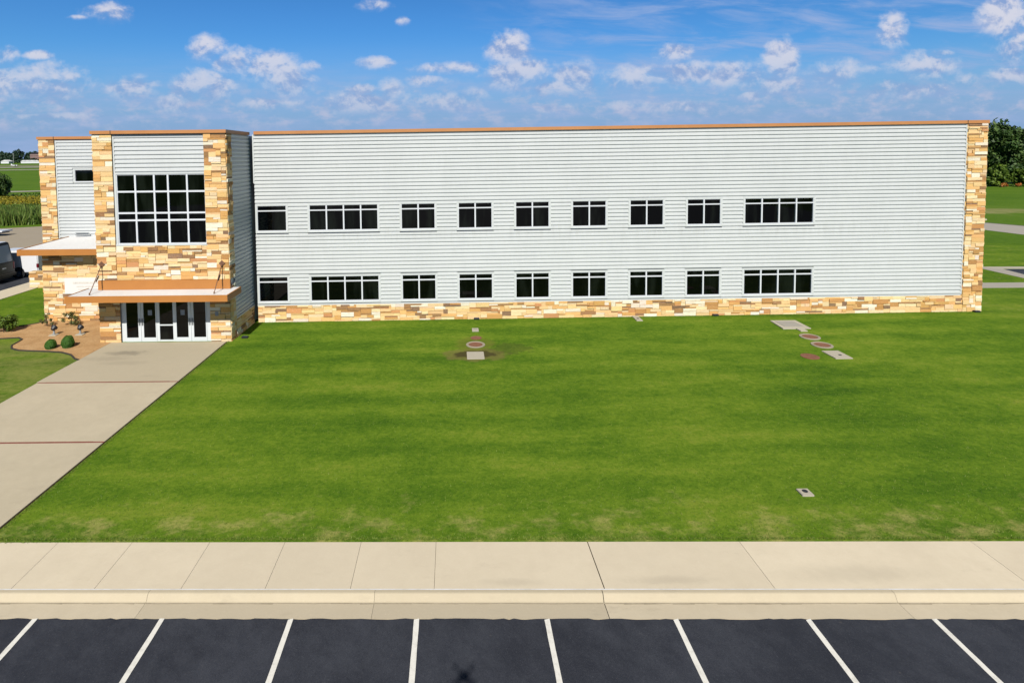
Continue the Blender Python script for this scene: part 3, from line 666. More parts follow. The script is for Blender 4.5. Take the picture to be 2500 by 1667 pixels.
# entrance doors
dr = MB(); y0, y1 = YT + .10, YT + .2
dr.box(-17.86, -17.66, y0, y1, 0, 3.05); dr.box(-13.30, -13.05, y0, y1, 0, 3.05); dr.box(-15.99, -15.84, y0, y1, 0, 3.05); dr.box(-15.12, -14.98, y0, y1, 0, 3.05); dr.box(-17.66, -13.30, y0 + .01, y1, 2.42, 2.52)
dr.box(-15.84, -15.12, y0 + .01, y1, 0, .10); dr.box(-15.84, -15.12, y0 + .01, y1, .87, .93)
ent = dr.build('entrance', M_FRAME, bld)
pn = MB(); pn.box(-15.84, -15.12, YT + .155, YT + .19, .10, 2.42); pn.box(-17.66, -13.30, YT + .155, YT + .19, 2.52, 3.05); pn.build('pane', M_GLASS, ent)
for a, b, hs in ((-17.655, -16.83, 1), (-16.815, -15.995, -1), (-14.975, -14.145, 1), (-14.13, -13.305, -1)):
    d = MB(); s_ = .10; zb_, zt_ = .235, 2.30; yd0, yd1 = YT + .085, YT + .14
    L_, R_ = (a + (.05 if hs > 0 else .13), b - (.15 if hs > 0 else .05))
    d.box(a, L_, yd0, yd1, .012, 2.41); d.box(R_, b, yd0, yd1, .012, 2.41); d.box(L_, R_, yd0, yd1, .012, zb_); d.box(L_, R_, yd0, yd1, zt_, 2.41)
    door = d.build('door', M_FRAME, bld)
    p = MB(); p.box(L_, R_, YT + .115, YT + .135, zb_, zt_); p.build('pane', M_GLASS, door)
    hx = (b - .075) if hs > 0 else (a + .065)
    h = MB(); h.box(hx - .05, hx + .05, YT + .078, YT + .084, .90, 1.28); h.tube((hx, YT + .03, .93), (hx, YT + .03, 1.25), .016); h.tube((hx, YT + .03, .95), (hx, YT + .08, .95), .012); h.tube((hx, YT + .03, 1.23), (hx, YT + .08, 1.23), .012)
    h.build('handle', M_GREYM, door)
    if abs(a + 16.815) < .01 or abs(a + 14.975) < .01:
        cx = (L_ + R_) / 2 + .02; n = MB(); n.box(cx - .11, cx + .11, YT + .108, YT + .112, 1.44, 1.72); n.build('notice', M_PAPER, door)
# entrance canopy with tie rods
cy0, cy1, cz0, cz1 = 28.45, 30.35, 2.56, 2.86
cn = MB(); cn.box(-19.68, -11.58, cy0 + .06, YT - .002, cz1 - .16, cz1 + .01); cn.box(-11.93, -11.58, YT - .001, cy1, cz1 - .16, cz1 + .01); cn.box(-19.68, -19.02, YT - .001, cy1, cz1 - .16, cz1 + .01)
can = cn.build('entrance_canopy', M_MEMB, bld)
fs = MB(); fs.box(-19.75, -11.50, cy0, cy0 + .058, cz0, cz1 + .03); fs.box(-11.558, -11.50, cy0 + .06, cy1, cz0, cz1 + .03); fs.box(-19.75, -19.692, cy0 + .06, cy1, cz0, cz1 + .03)
fs.build('fascia', M_FASCIA, can)
sf = MB(); sf.box(-19.69, -11.56, cy0 + .06, YT - .06, cz0 + .02, cz0 + .06); sf.build('soffit', M_TRIM, can)
lb = MB(); lb.box(-18.93, -11.92, YT - .09, YT + .02, 2.875, 3.375); lb.build('ledge_band', M_FASCIA, can)
for X in (-18.72, -12.33):
    rd_ = MB(); rd_.tube((X, YT - .12, 4.15), (X, 28.85, cz1 + .05), .022, n=8); rd_.tube((X, YT - .02, 4.2), (X, YT - .16, 4.12), .045, n=8); rd_.tube((X, 28.85, cz1), (X, 28.85, cz1 + .12), .035); rd_.tube((X - .03, 29.55, 3.56), (X + .03, 29.55, 3.56), .03); rd_.tube((X, 29.66, 3.68), (X, 29.42, 3.435), .034)
    rod = rd_.build('tie_rod', M_RUST, can)
    dp = MB(); r_ = .17; dp.add([(X + dx, YT - .05 - dy, 4.24 + dz) for dy in (0, .025) for dx, dz in ((-r_, 0), (0, -r_), (r_, 0), (0, r_))], [(0, 3, 2, 1), (4, 5, 6, 7), (0, 1, 5, 4), (1, 2, 6, 5), (2, 3, 7, 6), (3, 0, 4, 7)])
    dp.build('anchor_plate', M_RUST, rod)
# low wing roof (white membrane, copper edge)
lr = MB()
q0 = [(-25.75, 33.42, 4.50), (-18.99, 33.42, 4.50), (-18.99, YW - .07, 4.80), (-25.45, YW - .07, 4.72)]
lr.add(q0 + [(x, y, 4.2) for x, y, z in q0], [(0, 1, 2, 3), (7, 6, 5, 4), (0, 4, 5, 1), (1, 5, 6, 2), (2, 6, 7, 3), (3, 7, 4, 0)])
low = lr.build('wing_roof', M_MEMB, bld)
fs = MB(); fs.box(-25.83, -18.99, 33.36, 33.418, 4.17, 4.53)
fs.add([(-25.83, 33.42, 4.17), (-25.77, 33.42, 4.17), (-25.77, 33.42, 4.53), (-25.83, 33.42, 4.53), (-25.53, YW - .07, 4.3), (-25.47, YW - .07, 4.3), (-25.47, YW - .07, 4.75), (-25.53, YW - .07, 4.75)], [(0, 1, 2, 3), (7, 6, 5, 4), (0, 3, 7, 4), (1, 5, 6, 2), (3, 2, 6, 7), (0, 4, 5, 1)])
fs.build('fascia', M_FASCIA, low)
cd = MB(); cd.tube((-25.0, YW - .12, 4.98), (-24.15, YW - .12, 4.98), .025); cd.tube((-24.15, YW - .12, 4.98), (-24.02, YW - .14, 4.86), .025); cd.tube((-24.02, YW - .14, 4.86), (-25.0, YW - .16, 4.84), .025); cd.build('conduit', M_GREYM, bld)
# things fixed to the building
sg = MB(); sg.box(-23.6, -20.3, YL - .11, YL - .055, 1.70, 2.67)
sign = tag(sg.build('sign', M_SIGN), 'white sign panel with faded lettering on the stone wall beside the entrance', 'sign')
for zc, xa, xb, hh in ((2.36, -23.1, -20.9, .06), (2.14, -22.9, -21.3, .035), (1.96, -22.8, -21.6, .03)):
    le = MB(); le.box(xa, xb, YL - .1135, YL - .1101, zc - hh, zc + hh); le.build('lettering', M_LETTER, sign)
pl = MB(); pl.box(-12.78, -12.6, YT - .065, YT - .045, 1.42, 1.66); tag(pl.build('wall_plate', M_PAPER, bevel=.004), 'small pale plate on the stone pier right of the doors', 'plate')

# ------------------------------------------------------------------ lawn fittings
def uplight(x, y, label):
    z = lawn_z(x, y) + .01
    e = empty('ground_light', (x, y, z), label, 'light', 'black ground lights along the stone base')
    m = MB(); m.box(x - .17, x + .17, y - .10, y + .10, z, z + .10); m.build('housing', M_BLACK, e, bevel=.02)
    m = MB(); m.box(x - .13, x + .13, y - .06, y + .06, z + .1005, z + .106); m.build('lens', M_LENS, e)
uplight(1.29, 33.38, 'black ground light at the stone base, nearest the entrance tower of three on the lawn')
uplight(15.49, 33.38, 'black ground light in the lawn at the stone base between the two others')
uplight(30.95, 33.30, 'black ground light at the foot of the right stone corner pier')
uplight(-11.45, 30.55, 'small dark ground light at the shaded foot of the tower side')
def pad(name, poly, label, mat, h=.05, cat='slab', extra=None, group=None):
    cx = sum(p[0] for p in poly) / len(poly); cy = sum(p[1] for p in poly) / len(poly); z = lawn_z(cx, cy) + .01
    m = MB(); m.prism(poly, z - .08, z + h); o = m.build(name, mat, bevel=.012); tag(o, label, cat, group)
    if extra: extra(o, z + h)
    return o
def rect(cx, cy, w, d, sk=0.): return [(cx - w / 2 + sk, cy - d / 2), (cx + w / 2 + sk, cy - d / 2), (cx + w / 2 - sk, cy + d / 2), (cx - w / 2 - sk, cy + d / 2)]
def hole(cx, cy, r):
    def f(o, z):
        m = MB(); m.lathe((cx, cy, z), [(r, .001), (r, .014), (r * .7, .018)], 20); m.build('lid', M_BLACK, o)
    return f
def box_lid(cx, cy, w, d, mat):
    def f(o, z):
        m = MB(); m.box(cx - w / 2, cx + w / 2, cy - d / 2, cy + d / 2, z + .001, z + .014); m.build('lid', mat, o)
    return f
pad('concrete_pad', rect(1.13, 31.28, .36, .5), 'small pale concrete pad, hindmost in the row below the third window', M_PAD, .06, extra=box_lid(1.13, 31.28, .2, .26, M_PADG))
pad('concrete_pad', rect(.985, 27.3, .84, 1.0), 'square pale concrete pad in the patch of bare earth', M_PAD, .03)
pad('concrete_pad', rect(10.72, 33.05, .36, 1.05), 'narrow pale concrete pad touching the stone base, with a small dark lid', M_PAD, .05, extra=hole(10.72, 32.9, .07))
big = [(18.0, 30.6), (18.95, 30.6), (18.97, 30.15), (19.38, 30.15), (19.4, 30.6), (19.4, 32.25), (18.05, 32.25)]
big = [(18.02, 30.72), (18.72, 30.72), (18.72, 30.3), (19.12, 30.3), (19.12, 30.72), (19.5, 30.72), (19.55, 32.2), (18.12, 32.2)]
big = [(17.92, 30.62), (18.62, 30.62), (18.62, 30.18), (19.0, 30.18), (19.0, 30.62), (19.45, 30.62), (19.5, 32.15), (18.05, 32.15)]
def gpad(o, z):
    m = MB(); m.box(18.2, 19.25, 30.95, 31.9, z + .001, z + .012); m.build('inset_panel', M_PADG, o)
pad('concrete_pad', big, 'largest grey concrete pad with a notched front, near the right end of the lawn', M_PAD, .05, extra=gpad)
pad('concrete_pad', rect(18.22, 26.7, .82, 1.05), 'pale concrete pad in front of the two ringed manholes', M_PAD, .04, extra=hole(18.3, 26.6, .07))
pad('concrete_pad', rect(10.02, 15.88, .34, .33), 'small white concrete box with a dark round lid alone near the pavement', M_PAD, .05, extra=hole(10.03, 15.9, .075))
def manhole(x, y, label, tilt=0.):
    z = lawn_z(x, y) + .008
    e = empty('manhole', (x, y, z), label, 'manhole', 'ringed manholes in the lawn')
    m = MB(); m.lathe((x, y, z), [(.49, -.05), (.49, .035), (.475, .045), (.40, .048), (.375, .043), (.36, .01), (.1, .01)], 36); m.build('ring', M_RING, e, smooth=False)
    m = MB(); m.lathe((x, y, z), [(.355, .011), (.355, .026), (.34, .032), (.24, .033), (.23, .027), (.05, .029)], 36); m.build('lid', M_RLID, e)
manhole(1.05, 28.85, 'ringed red brown manhole behind the pad in bare earth')
manhole(18.55, 29.3, 'ringed red brown manhole just in front of the large grey pad')
manhole(18.38, 28.05, 'ringed red brown manhole nearer the pavement of the adjoining pair at right')
def flat_lid(x, y, r, label):
    z = lawn_z(x, y) + .008
    m = MB(); m.lathe((x, y, z), [(r, -.02), (r, .022), (r * .94, .03), (r * .6, .031), (r * .57, .024), (r * .1, .026)], 32)
    tag(m.build('access_lid', M_RLID), label, 'lid', 'rimless red lids in the lawn')
flat_lid(1.12, 29.95, .30, 'rimless worn red lid between the small pad and the ringed manhole')
flat_lid(16.84, 26.55, .40, 'rimless red brown lid left of the pale pad at right')

# ------------------------------------------------------------------ plants
def leaves(centers, spread, n, size, flat=.0, up=.3):
    c = np.asarray(centers); k = RNG.integers(0, len(c), n); sp = np.asarray(spread)
    if sp.ndim == 0: sp = np.full(len(c), float(sp))
    d = RNG.normal(size=(n, 3)); d /= np.linalg.norm(d, axis=1)[:, None]; rad = RNG.random(n) ** .45
    p = c[k] + d * (rad * sp[k])[:, None]
    nrm = d * .8 + RNG.normal(size=(n, 3)) * .55; nrm[:, 2] += up; nrm /= np.linalg.norm(nrm, axis=1)[:, None]
    a = np.cross(nrm, RNG.normal(size=(n, 3))); a /= np.linalg.norm(a, axis=1)[:, None]; b = np.cross(nrm, a)
    s = size * (.55 + .9 * RNG.random(n))[:, None]; w = s * (.45 + .25 * RNG.random(n))[:, None]
    return np.stack([p - a * s, p + b * w, p + a * s, p - b * w], axis=1)
def tree(name, label, cat, x, y, z, h, r, nclump, nleaf, size, mat, group=None, base=.25, trunk=True, squash=1.):
    e = empty(name, (x, y, z), label, cat, group)
    cs = []; rs = []
    ch = h * (1 - base)
    for i in range(nclump):
        while True:
            q = RNG.uniform(-1, 1, 3)
            if .25 < np.linalg.norm(q) < 1: break
        fz = (q[2] + 1) / 2
        wid = r * (1.0 if squash >= 1 else 1.0)
        cs.append((x + q[0] * wid * .82, y + q[1] * wid * .82, z + h * base + ch * (.08 + .80 * fz))); rs.append(r * RNG.uniform(.16, .34))
    np_mesh('crown', leaves(cs, rs, nleaf, size), 4, mat, e)
    if trunk:
        t = MB(); t.tube((x, y, z - .1), (x + r * .03, y, z + h * .45), r * .085, r * .05, 9)
        for i in range(0, nclump, max(1, nclump // 9)):
            c = cs[i]; t.tube((x + r * .02, y, z + h * RNG.uniform(.25, .45)), (x + (c[0] - x) * .8, y + (c[1] - y) * .8, c[2]), r * .035, r * .01, 6)
        t.build('trunk', M_BARK, e)
    return e
# the wood at the right edge
G = 'big dark trees at the right edge'
tree('tree', 'tallest round topped dark green tree right of the building', 'tree', 153, 160, .1, 18.6, 7.5, 85, 15000, .42, M_LEAF_OAK, G, .06)
tree('tree', 'shorter dark tree tucked against the right stone pier', 'tree', 143, 163, .1, 15.2, 6.5, 60, 10000, .42, M_LEAF_OAK, G, .06)
tree('tree', 'dark tree cut off by the right edge of the photo', 'tree', 165, 163, .1, 15.5, 7.5, 70, 10000, .42, M_LEAF_OAK, G, .06)
for i, (x, y, h, r, lb) in enumerate([(147, 154.5, 6.2, 3.6, 'lighter green bush under the trees, closest to the stone pier'), (154.5, 153.5, 5.4, 3.8, 'broad lighter green bush below the tallest right tree'), (161, 155, 5., 3.6, 'green bush under the trees at the right edge')]):
    tree('bush', lb, 'bush', x, y, 0, h, r, 40, 4500, .32, M_LEAF_SHR if i < 2 else M_LEAF_OAK, 'bushes below the right trees', .0, False)
for x, y, s, lb in ((146.4, 151.2, .85, 'red flower clump at the wood edge beside the stone pier'), (150.2, 151.2, 1.1, 'orange red flower clump at the wood edge, middle of three'), (154.0, 151.2, 1.2, 'yellow orange flower clump at the wood edge by the photo edge')):
    e = empty('flower_clump', (x, y, 0), lb, 'flowers', 'bright flower clumps below the right trees')
    np_mesh('blossoms', leaves([(x + RNG.uniform(-1, 1) * s, y + RNG.uniform(-.3, .3), .45 + RNG.uniform(0, .3)) for _ in range(9)], .42, 500, .16), 4, M_OFLOW, e)
    np_mesh('foliage', leaves([(x + RNG.uniform(-1, 1) * s, y + .2, .2) for _ in range(9)], .4, 300, .16), 4, M_LEAF_SHR, e)
# round tree at the left edge
tree('tree', 'round dark green tree in the meadow at the left edge', 'tree', -117.5, 146, 0, 6.9, 4.0, 60, 9000, .24, M_LEAF_OAK, None, .02)
# garden plants in the gravel bed
def shrub(name, label, x, y, h, r, n, size, mat, group=None, clip=False, loose=False):
    e = empty(name, (x, y, .03), label, 'shrub', group)
    if clip:
        d = RNG.normal(size=(n, 3)); d /= np.linalg.norm(d, axis=1)[:, None]; d[:, 2] = np.abs(d[:, 2]) * 1.0
        bumpy = 1 + .05 * np.sin(d[:, 0] * 7 + x) + .05 * np.sin(d[:, 1] * 6 + y * 3)
        p = np.stack([x + d[:, 0] * r * bumpy, y + d[:, 1] * r * bumpy, .03 + h * .30 + d[:, 2] * h * .7 * bumpy], axis=1)
        low_ = RNG.random(n) < .35; p[low_, 2] = .05 + RNG.random(low_.sum()) * h * .35
        dd = d[low_][:, :2]; dd /= np.linalg.norm(dd, axis=1)[:, None]; k = .82 + .18 * np.clip((p[low_, 2] - .05) / (h * .35), 0, 1)
        p[low_, 0] = x + dd[:, 0] * r * k; p[low_, 1] = y + dd[:, 1] * r * k
        nrm = d + RNG.normal(size=(n, 3)) * .35; nrm /= np.linalg.norm(nrm, axis=1)[:, None]
        a = np.cross(nrm, RNG.normal(size=(n, 3))); a /= np.linalg.norm(a, axis=1)[:, None]; b = np.cross(nrm, a); s = size * (.6 + .8 * RNG.random(n))[:, None]
        np_mesh('foliage', np.stack([p - a * s, p + b * s * .6, p + a * s, p - b * s * .6], axis=1), 4, mat, e)
        m = MB(); m.lathe((x, y, .03), [(r * .70, .02), (r * .84, h * .3), (r * .72, h * .65), (r * .3, h * .86)], 16); m.build('inner_twigs', mat, e)
    else:
        cs = [(x + RNG.uniform(-1, 1) * r * .75, y + RNG.uniform(-1, 1) * r * .7, .03 + h * RNG.uniform(.18, .85) * (1 if not loose else 1)) for _ in range(26 if not loose else 12)]
        np_mesh('foliage', leaves(cs, r * (.30 if not loose else .22), n, size), 4, mat, e)
    t = MB(); t.tube((x, y, 0), (x, y, h * .5), .03, .015, 6)
    for k in range(5): t.tube((x, y, h * .1), (x + RNG.uniform(-1, 1) * r * .6, y + RNG.uniform(-1, 1) * r * .6, h * RNG.uniform(.5, .9)), .014, .006, 5)
    t.build('stem', M_BARK, e)
shrub('bush', 'full green bush at the left edge of the gravel bed', -25.75, 32.0, 1.0, .70, 3800, .05, M_LEAF_SHR)
shrub('clipped_bush', 'smaller clipped round bush, left of the pair in the gravel', -21.03, 29.12, .46, .265, 3200, .024, M_LEAF_BOX, 'clipped round bushes in the gravel bed', clip=True)
shrub('clipped_bush', 'taller clipped round bush, right of the pair in the gravel', -20.25, 29.3, .60, .30, 3800, .024, M_LEAF_BOX, 'clipped round bushes in the gravel bed', clip=True)
shrub('sparse_plant', 'thin straggly plant at the left corner of the stone wall', -24.05, 33.1, .8, .42, 330, .05, M_LEAF_DRY, 'thin plants by the stone wall', loose=True)
shrub('sparse_plant', 'wider half bare plant at the middle of the stone wall', -22.75, 33.3, .75, .62, 620, .05, M_LEAF_DRY, 'thin plants by the stone wall', loose=True)
# loose blades: along the cut edges of the lawn and thinning out away from the pavement
M_BLADE = leaf('grass_blades', (.062, .126, .010), (.120, .195, .014), (.24, .28, .05))
n1_, n2_, n3_, n4_ = 9000, 5000, 4500, 46000
gx_ = np.concatenate([RNG.uniform(-12.6, 18, n1_), -12.14 + np.abs(RNG.normal(0, .06, n2_)), RNG.uniform(-11.5, 32, n3_), RNG.uniform(-13, 24, n4_)])
gy_ = np.concatenate([14.035 + np.abs(RNG.normal(0, .05, n1_)) - .0135 * gx_[:n1_], RNG.uniform(14.2, 30, n2_), 33.44 - np.abs(RNG.normal(0, .10, n3_)), 14.1 + RNG.random(n4_) ** 1.5 * 12.])
keep = ~((gx_ < -12.12)); gx_, gy_ = gx_[keep], gy_[keep]; n = len(gx_)
gz_ = np.array([lawn_z(a_, b_) for a_, b_ in zip(gx_, gy_)]) + .008
th = RNG.uniform(0, math.pi * 2, n); hh_ = RNG.uniform(.018, .055, n); ww_ = RNG.uniform(.004, .010, n); ln_ = RNG.normal(0, .028, (n, 2))
tri = np.stack([np.stack([gx_ - np.cos(th) * ww_, gy_ - np.sin(th) * ww_, gz_], 1), np.stack([gx_ + np.cos(th) * ww_, gy_ + np.sin(th) * ww_, gz_], 1), np.stack([gx_ + ln_[:, 0], gy_ + ln_[:, 1], gz_ + hh_], 1)], 1)
tag(np_mesh('grass_blades', tri, 3, M_BLADE), 'loose grass blades along the cut edges of the lawn', 'grass', kind='stuff')
# floodlights
def floodlight(x, y, label, src=None):
    if src: o = copy_tree(src); o.location = (x, y, .03); o['label'] = label; return o
    e = empty('floodlight', (x, y, .03), label, 'floodlight', 'floodlights in the gravel bed')
    m = MB(); m.box(x - .20, x + .20, y - .17, y + .17, .0, .07); m.build('base_pad', M_PAD, e, bevel=.01)
    m = MB(); m.tube((x, y, .07), (x, y, .34), .055, .045, 12); m.tube((x, y, .07), (x, y, .085), .09, n=14); m.build('stem', M_GREYM, e)
    m = MB(); c = Vector((x, y, .43)); ax = Vector((0, -.34, .25)).normalized() * -1
    ax = Vector((.1, .86, .5)).normalized()
    m.tube(tuple(c - ax * .12), tuple(c + ax * .03), .09, .155, 18); m.tube(tuple(c + ax * .031), tuple(c + ax * .09), .165, .165, 18); m.tube((x, y, .33), tuple(c), .03, n=8)
    h = m.build('lamp_head', M_BLACK, e, bevel=0)
    m = MB(); m.tube(tuple(c + ax * .091), tuple(c + ax * .095), .14, .14, 18); m.build('lens', M_LENS, h)
    m = MB(); m.tube(tuple(c - ax * .121), tuple(c - ax * .126), .075, .075, 16); m.build('back_cap', M_BLACK, h)
    return e
fl = floodlight(-22.42, 31.35, 'black round floodlight on a pale pad, left of the two')
floodlight(-20.98, 31.4, 'black round floodlight on a pale pad, right of the two', fl)

# ------------------------------------------------------------------ left background
m = MB(); stones(m, (-32.6, 43.25, -.02), (1, 0, 0), (0, -1, 0), 5.5, 1.28, 31); stones(m, (-32.6, 43.75, -.02), (0, -1, 0), (-1, 0, 0), .5, 1.28, 32); m.box(-32.6, -27.1, 43.251, 43.75, 1.2, 1.262, 0, (.66, .45, .2))
tag(m.build('low_stone_wall', M_STONE), 'low sandstone wall beside the parked white van', 'wall')
def wheel(parent, x, y, r, w=.24, face=-1):
    m = MB(); prof = [(r * .62, -w / 2), (r * .92, -w / 2), (r, -w * .35), (r, w * .35), (r * .92, w / 2), (r * .62, w / 2)]
    n = 26; v = []; f = []
    for rr_, o in prof:
        for i in range(n): t = 2 * math.pi * i / n; v.append((x + rr_ * math.cos(t), y + o, r + rr_ * math.sin(t)))
    for k in range(len(prof) - 1):
        for i in range(n): f.append((k * n + i, (k + 1) * n + i, (k + 1) * n + (i + 1) % n, k * n + (i + 1) % n))
    m.add(v, f); tw_ = m.build('wheel', M_TYRE, parent, recalc=True)
    m = MB(); m.tube((x, y + face * w * .38, r), (x, y + face * w * .30, r), r * .60, r * .64, 20); m.tube((x, y + face * w * .46, r), (x, y + face * w * .38, r), r * .18, r * .24, 12); m.build('rim', M_RIM, tw_, recalc=True)
def body(mb, prof, y0, y1, belt, tuck, mat=0):
    """side profile (x, z) carried across from y0 to y1, leaning in above the belt line"""
    n = len(prof); v = []
    for y, s in ((y0, 1), (y1, -1)):
        for x, z in prof: v.append((x, y + s * max(0., z - belt) * tuck, z))
    mb.add(v, [tuple(range(n)), tuple(range(2 * n - 1, n - 1, -1))] + [(i, n + i, n + (i + 1) % n, (i + 1) % n) for i in range(n)], mat)
van = empty('van', (-37.6, 48.0, .01), 'white cargo van parked left of the building behind the dark van', 'van')
m = MB(); body(m, [(-40.3, .45), (-40.35, .95), (-39.9, 1.15), (-39.2, 1.25), (-38.5, 2.05), (-38.2, 2.25), (-34.95, 2.3), (-34.75, 2.15), (-34.68, 1.0), (-34.7, .45)], 47.0, 49.0, 1.15, .09); m.build('body', M_VANW, van, bevel=.06, recalc=True, smooth=False)
m = MB(); m.add([(-39.1, 47.03, 1.32), (-38.05, 47.03, 1.32), (-38.05, 47.085, 1.95), (-38.5, 47.085, 1.95)], [(0, 1, 2, 3)]); m.build('side_window', M_GLASS, van)
m = MB(); m.box(-34.69, -34.56, 47.1, 48.9, .5, .66); m.build('bumper', M_GREYM, van, bevel=.02)
for yy, s in ((46.985, 1), (48.96, 1)):
    m = MB(); m.box(-34.82, -34.65, yy, yy + .12, .88, 1.2); m.build('tail_light', M_RED, van, bevel=.02)
for X in (-36.3, -39.3):
    m = MB(); m.tube((X, 46.985, .43), (X, 47.2, .43), .50, n=24); m.build('wheel_arch', M_BLACK, van)
    wheel(van, X, 47.06, .39); wheel(van, X, 48.94, .39, face=1)
m = MB(); m.box(-40., -34.8, 47.15, 48.85, .30, .46); m.build('chassis', M_BLACK, van)
trk = empty('high_van', (-38.5, 45.1, .01), 'dark high roofed van cut off by the left edge, rear towards the building', 'van')
XR = -36.0
m = MB(); body(m, [(-41.6, .5), (-41.6, 1.62), (XR - .02, 1.62), (XR, 1.45), (XR, .5)], 44.1, 46.25, 5, 0); m.build('lower_body', M_BROWNG, trk, bevel=.05, recalc=True)
m = MB(); body(m, [(-41.5, 1.622), (-41.1, 2.6), (-40.6, 3.18), (XR - .22, 3.18), (XR - .03, 1.622)], 44.13, 46.2, 1.9, .16); m.build('upper_body', M_BLACK, trk, bevel=.05, recalc=True)
m = MB(); m.add([(XR - .045, 44.35, 1.66), (XR - .045, 45.98, 1.66), (XR - .21, 45.85, 2.98), (XR - .21, 44.48, 2.98), (XR - .005, 44.35, 1.66), (XR - .005, 45.98, 1.66), (XR - .17, 45.85, 2.98), (XR - .17, 44.48, 2.98)], [(0, 1, 2, 3), (4, 5, 6, 7), (0, 4, 5, 1), (1, 5, 6, 2), (2, 6, 7, 3), (3, 7, 4, 0)]); m.build('rear_window', M_SLATE, trk, recalc=True)
m = MB(); m.box(-40.4, XR - .3, 44.4, 45.9, 3.182, 3.24); m.build('roof', M_VANW, trk, bevel=.02)
m = MB(); m.box(XR + .0, XR + .03, 44.95, 45.3, 1.12, 1.22); m.build('handle', M_VANW, trk, bevel=.01)
m = MB(); m.box(XR + .001, XR + .13, 44.15, 46.2, .48, .72); m.build('bumper', M_BROWNG, trk, bevel=.02)
for yy in (44.12, 46.06):
    m = MB(); m.box(XR - .06, XR + .02, yy, yy + .16, 1.0, 1.55); m.build('tail_light', M_RED, trk, bevel=.02)
for X in (-37.4, -40.6): wheel(trk, X, 44.24, .40); wheel(trk, X, 46.1, .40, face=1)
m = MB(); m.box(-41.3, XR - .1, 44.3, 46.05, .28, .502); m.build('chassis', M_BLACK, trk)
ft = empty('flatbed_trailer', (-59.5, 74., .01), 'low white flatbed trailer on the tan road at the left edge', 'trailer')
m = MB(); m.box(-62.6, -58.45, 73.2, 75., .52, .72); m.build('deck', M_VANW, ft, bevel=.02)
m = MB(); m.box(-62.4, -58.8, 73.3, 74.9, .35, .518); m.build('chassis', M_BLACK, ft)
for X in (-60.4, -61.2): wheel(ft, X, 73.3, .27, .18); wheel(ft, X, 74.9, .27, .18, face=1)
# reeds and the meadow in flower
n = 15000
bx = RNG.uniform(-100, -48, n); by = RNG.uniform(0, 1, n) ** 1.4 * 21 + 87.5 + (bx + 62) * .42
hb = 1.3 + 1.0 * RNG.random(n) + .35 * np.sin(bx * .9) ; wv = .05 + .06 * RNG.random(n); th = RNG.uniform(0, math.pi, n); lean = RNG.normal(0, .3, (n, 2))
dx = np.cos(th) * wv; dy = np.sin(th) * wv; z0 = np.full(n, -.05)
tri = np.stack([np.stack([bx - dx, by - dy, z0], 1), np.stack([bx + dx, by + dy, z0], 1), np.stack([bx + dx * .5 + lean[:, 0] * .5, by + dy * .5 + lean[:, 1] * .5, hb * .65], 1), np.stack([bx + lean[:, 0], by + lean[:, 1], hb], 1)], 1)
tag(np_mesh('reeds', tri, 4, M_REED), 'band of tall green reeds beyond the tan road at left', 'reeds', kind='stuff')
def scatter(name, label, cat, x0, x1, yfun, n, zr, size, mat):
    xx = RNG.uniform(x0, x1, n); yy = yfun(xx, RNG.random(n)); cs = np.stack([xx, yy, RNG.uniform(zr[0], zr[1], n)], 1)
    tag(np_mesh(name, leaves(cs, .35, n * 3, size, up=1.2), 4, mat), label, cat, kind='stuff')
scatter('wildflowers', 'yellow wildflowers carpeting the meadow behind the reeds', 'flowers', -125, -74, lambda x, r: 121 + r ** 1.15 * 24 + (x + 100) * .12, 10000, (.35, .8), .14, M_YFLOW)
scatter('meadow_weeds', 'rough green weeds between the wildflowers and the reeds', 'weeds', -135, -60, lambda x, r: 108 + r * 56 + (x + 100) * .15, 7000, (.1, .5), .24, M_REED)
# far side of the airfield
rdm = random.Random(5)
for i in range(17):
    x = -858 + i * 8.2 + rdm.uniform(-3, 3); y = 1054 + rdm.uniform(-9, 12)
    tree('far_tree', ['far round topped tree on the skyline beyond the runway', 'far broad dark tree on the skyline beyond the runway'][i % 2], 'tree', x, y, 4.3, rdm.uniform(19, 28), rdm.uniform(9, 14), 26, 1300, 1.3, M_LEAF_FAR, 'far trees beyond the runway', .03, True)
for i in range(12):
    x = -846 + i * 10.5 + rdm.uniform(-9, 9)
    tree('far_bush', 'low dark far bush behind the white buildings', 'bush', x, 1012 + rdm.uniform(-6, 6), 4.3, rdm.uniform(7, 11), rdm.uniform(9, 13), 20, 800, 1.1, M_LEAF_FAR, 'far bushes behind the white buildings', .0, False)
bb = empty('brick_building', (-740, 1030, 4.3), 'far red brick building with pale floor bands beyond the runway', 'building')
m = MB(); m.box(-757, -722, 1020, 1040, 4.2, 20.6); m.build('wall', M_BRICK, bb)
for k in range(4):
    m = MB(); m.box(-757.3, -721.7, 1019.6, 1020.1, 7.0 + k * 3.7, 8.3 + k * 3.7); m.build('floor_band', M_BAND, bb)
m = MB(); m.box(-756, -743, 1021, 1039, 20.6, 23.6); m.build('roof_plant', M_BLACK, bb)
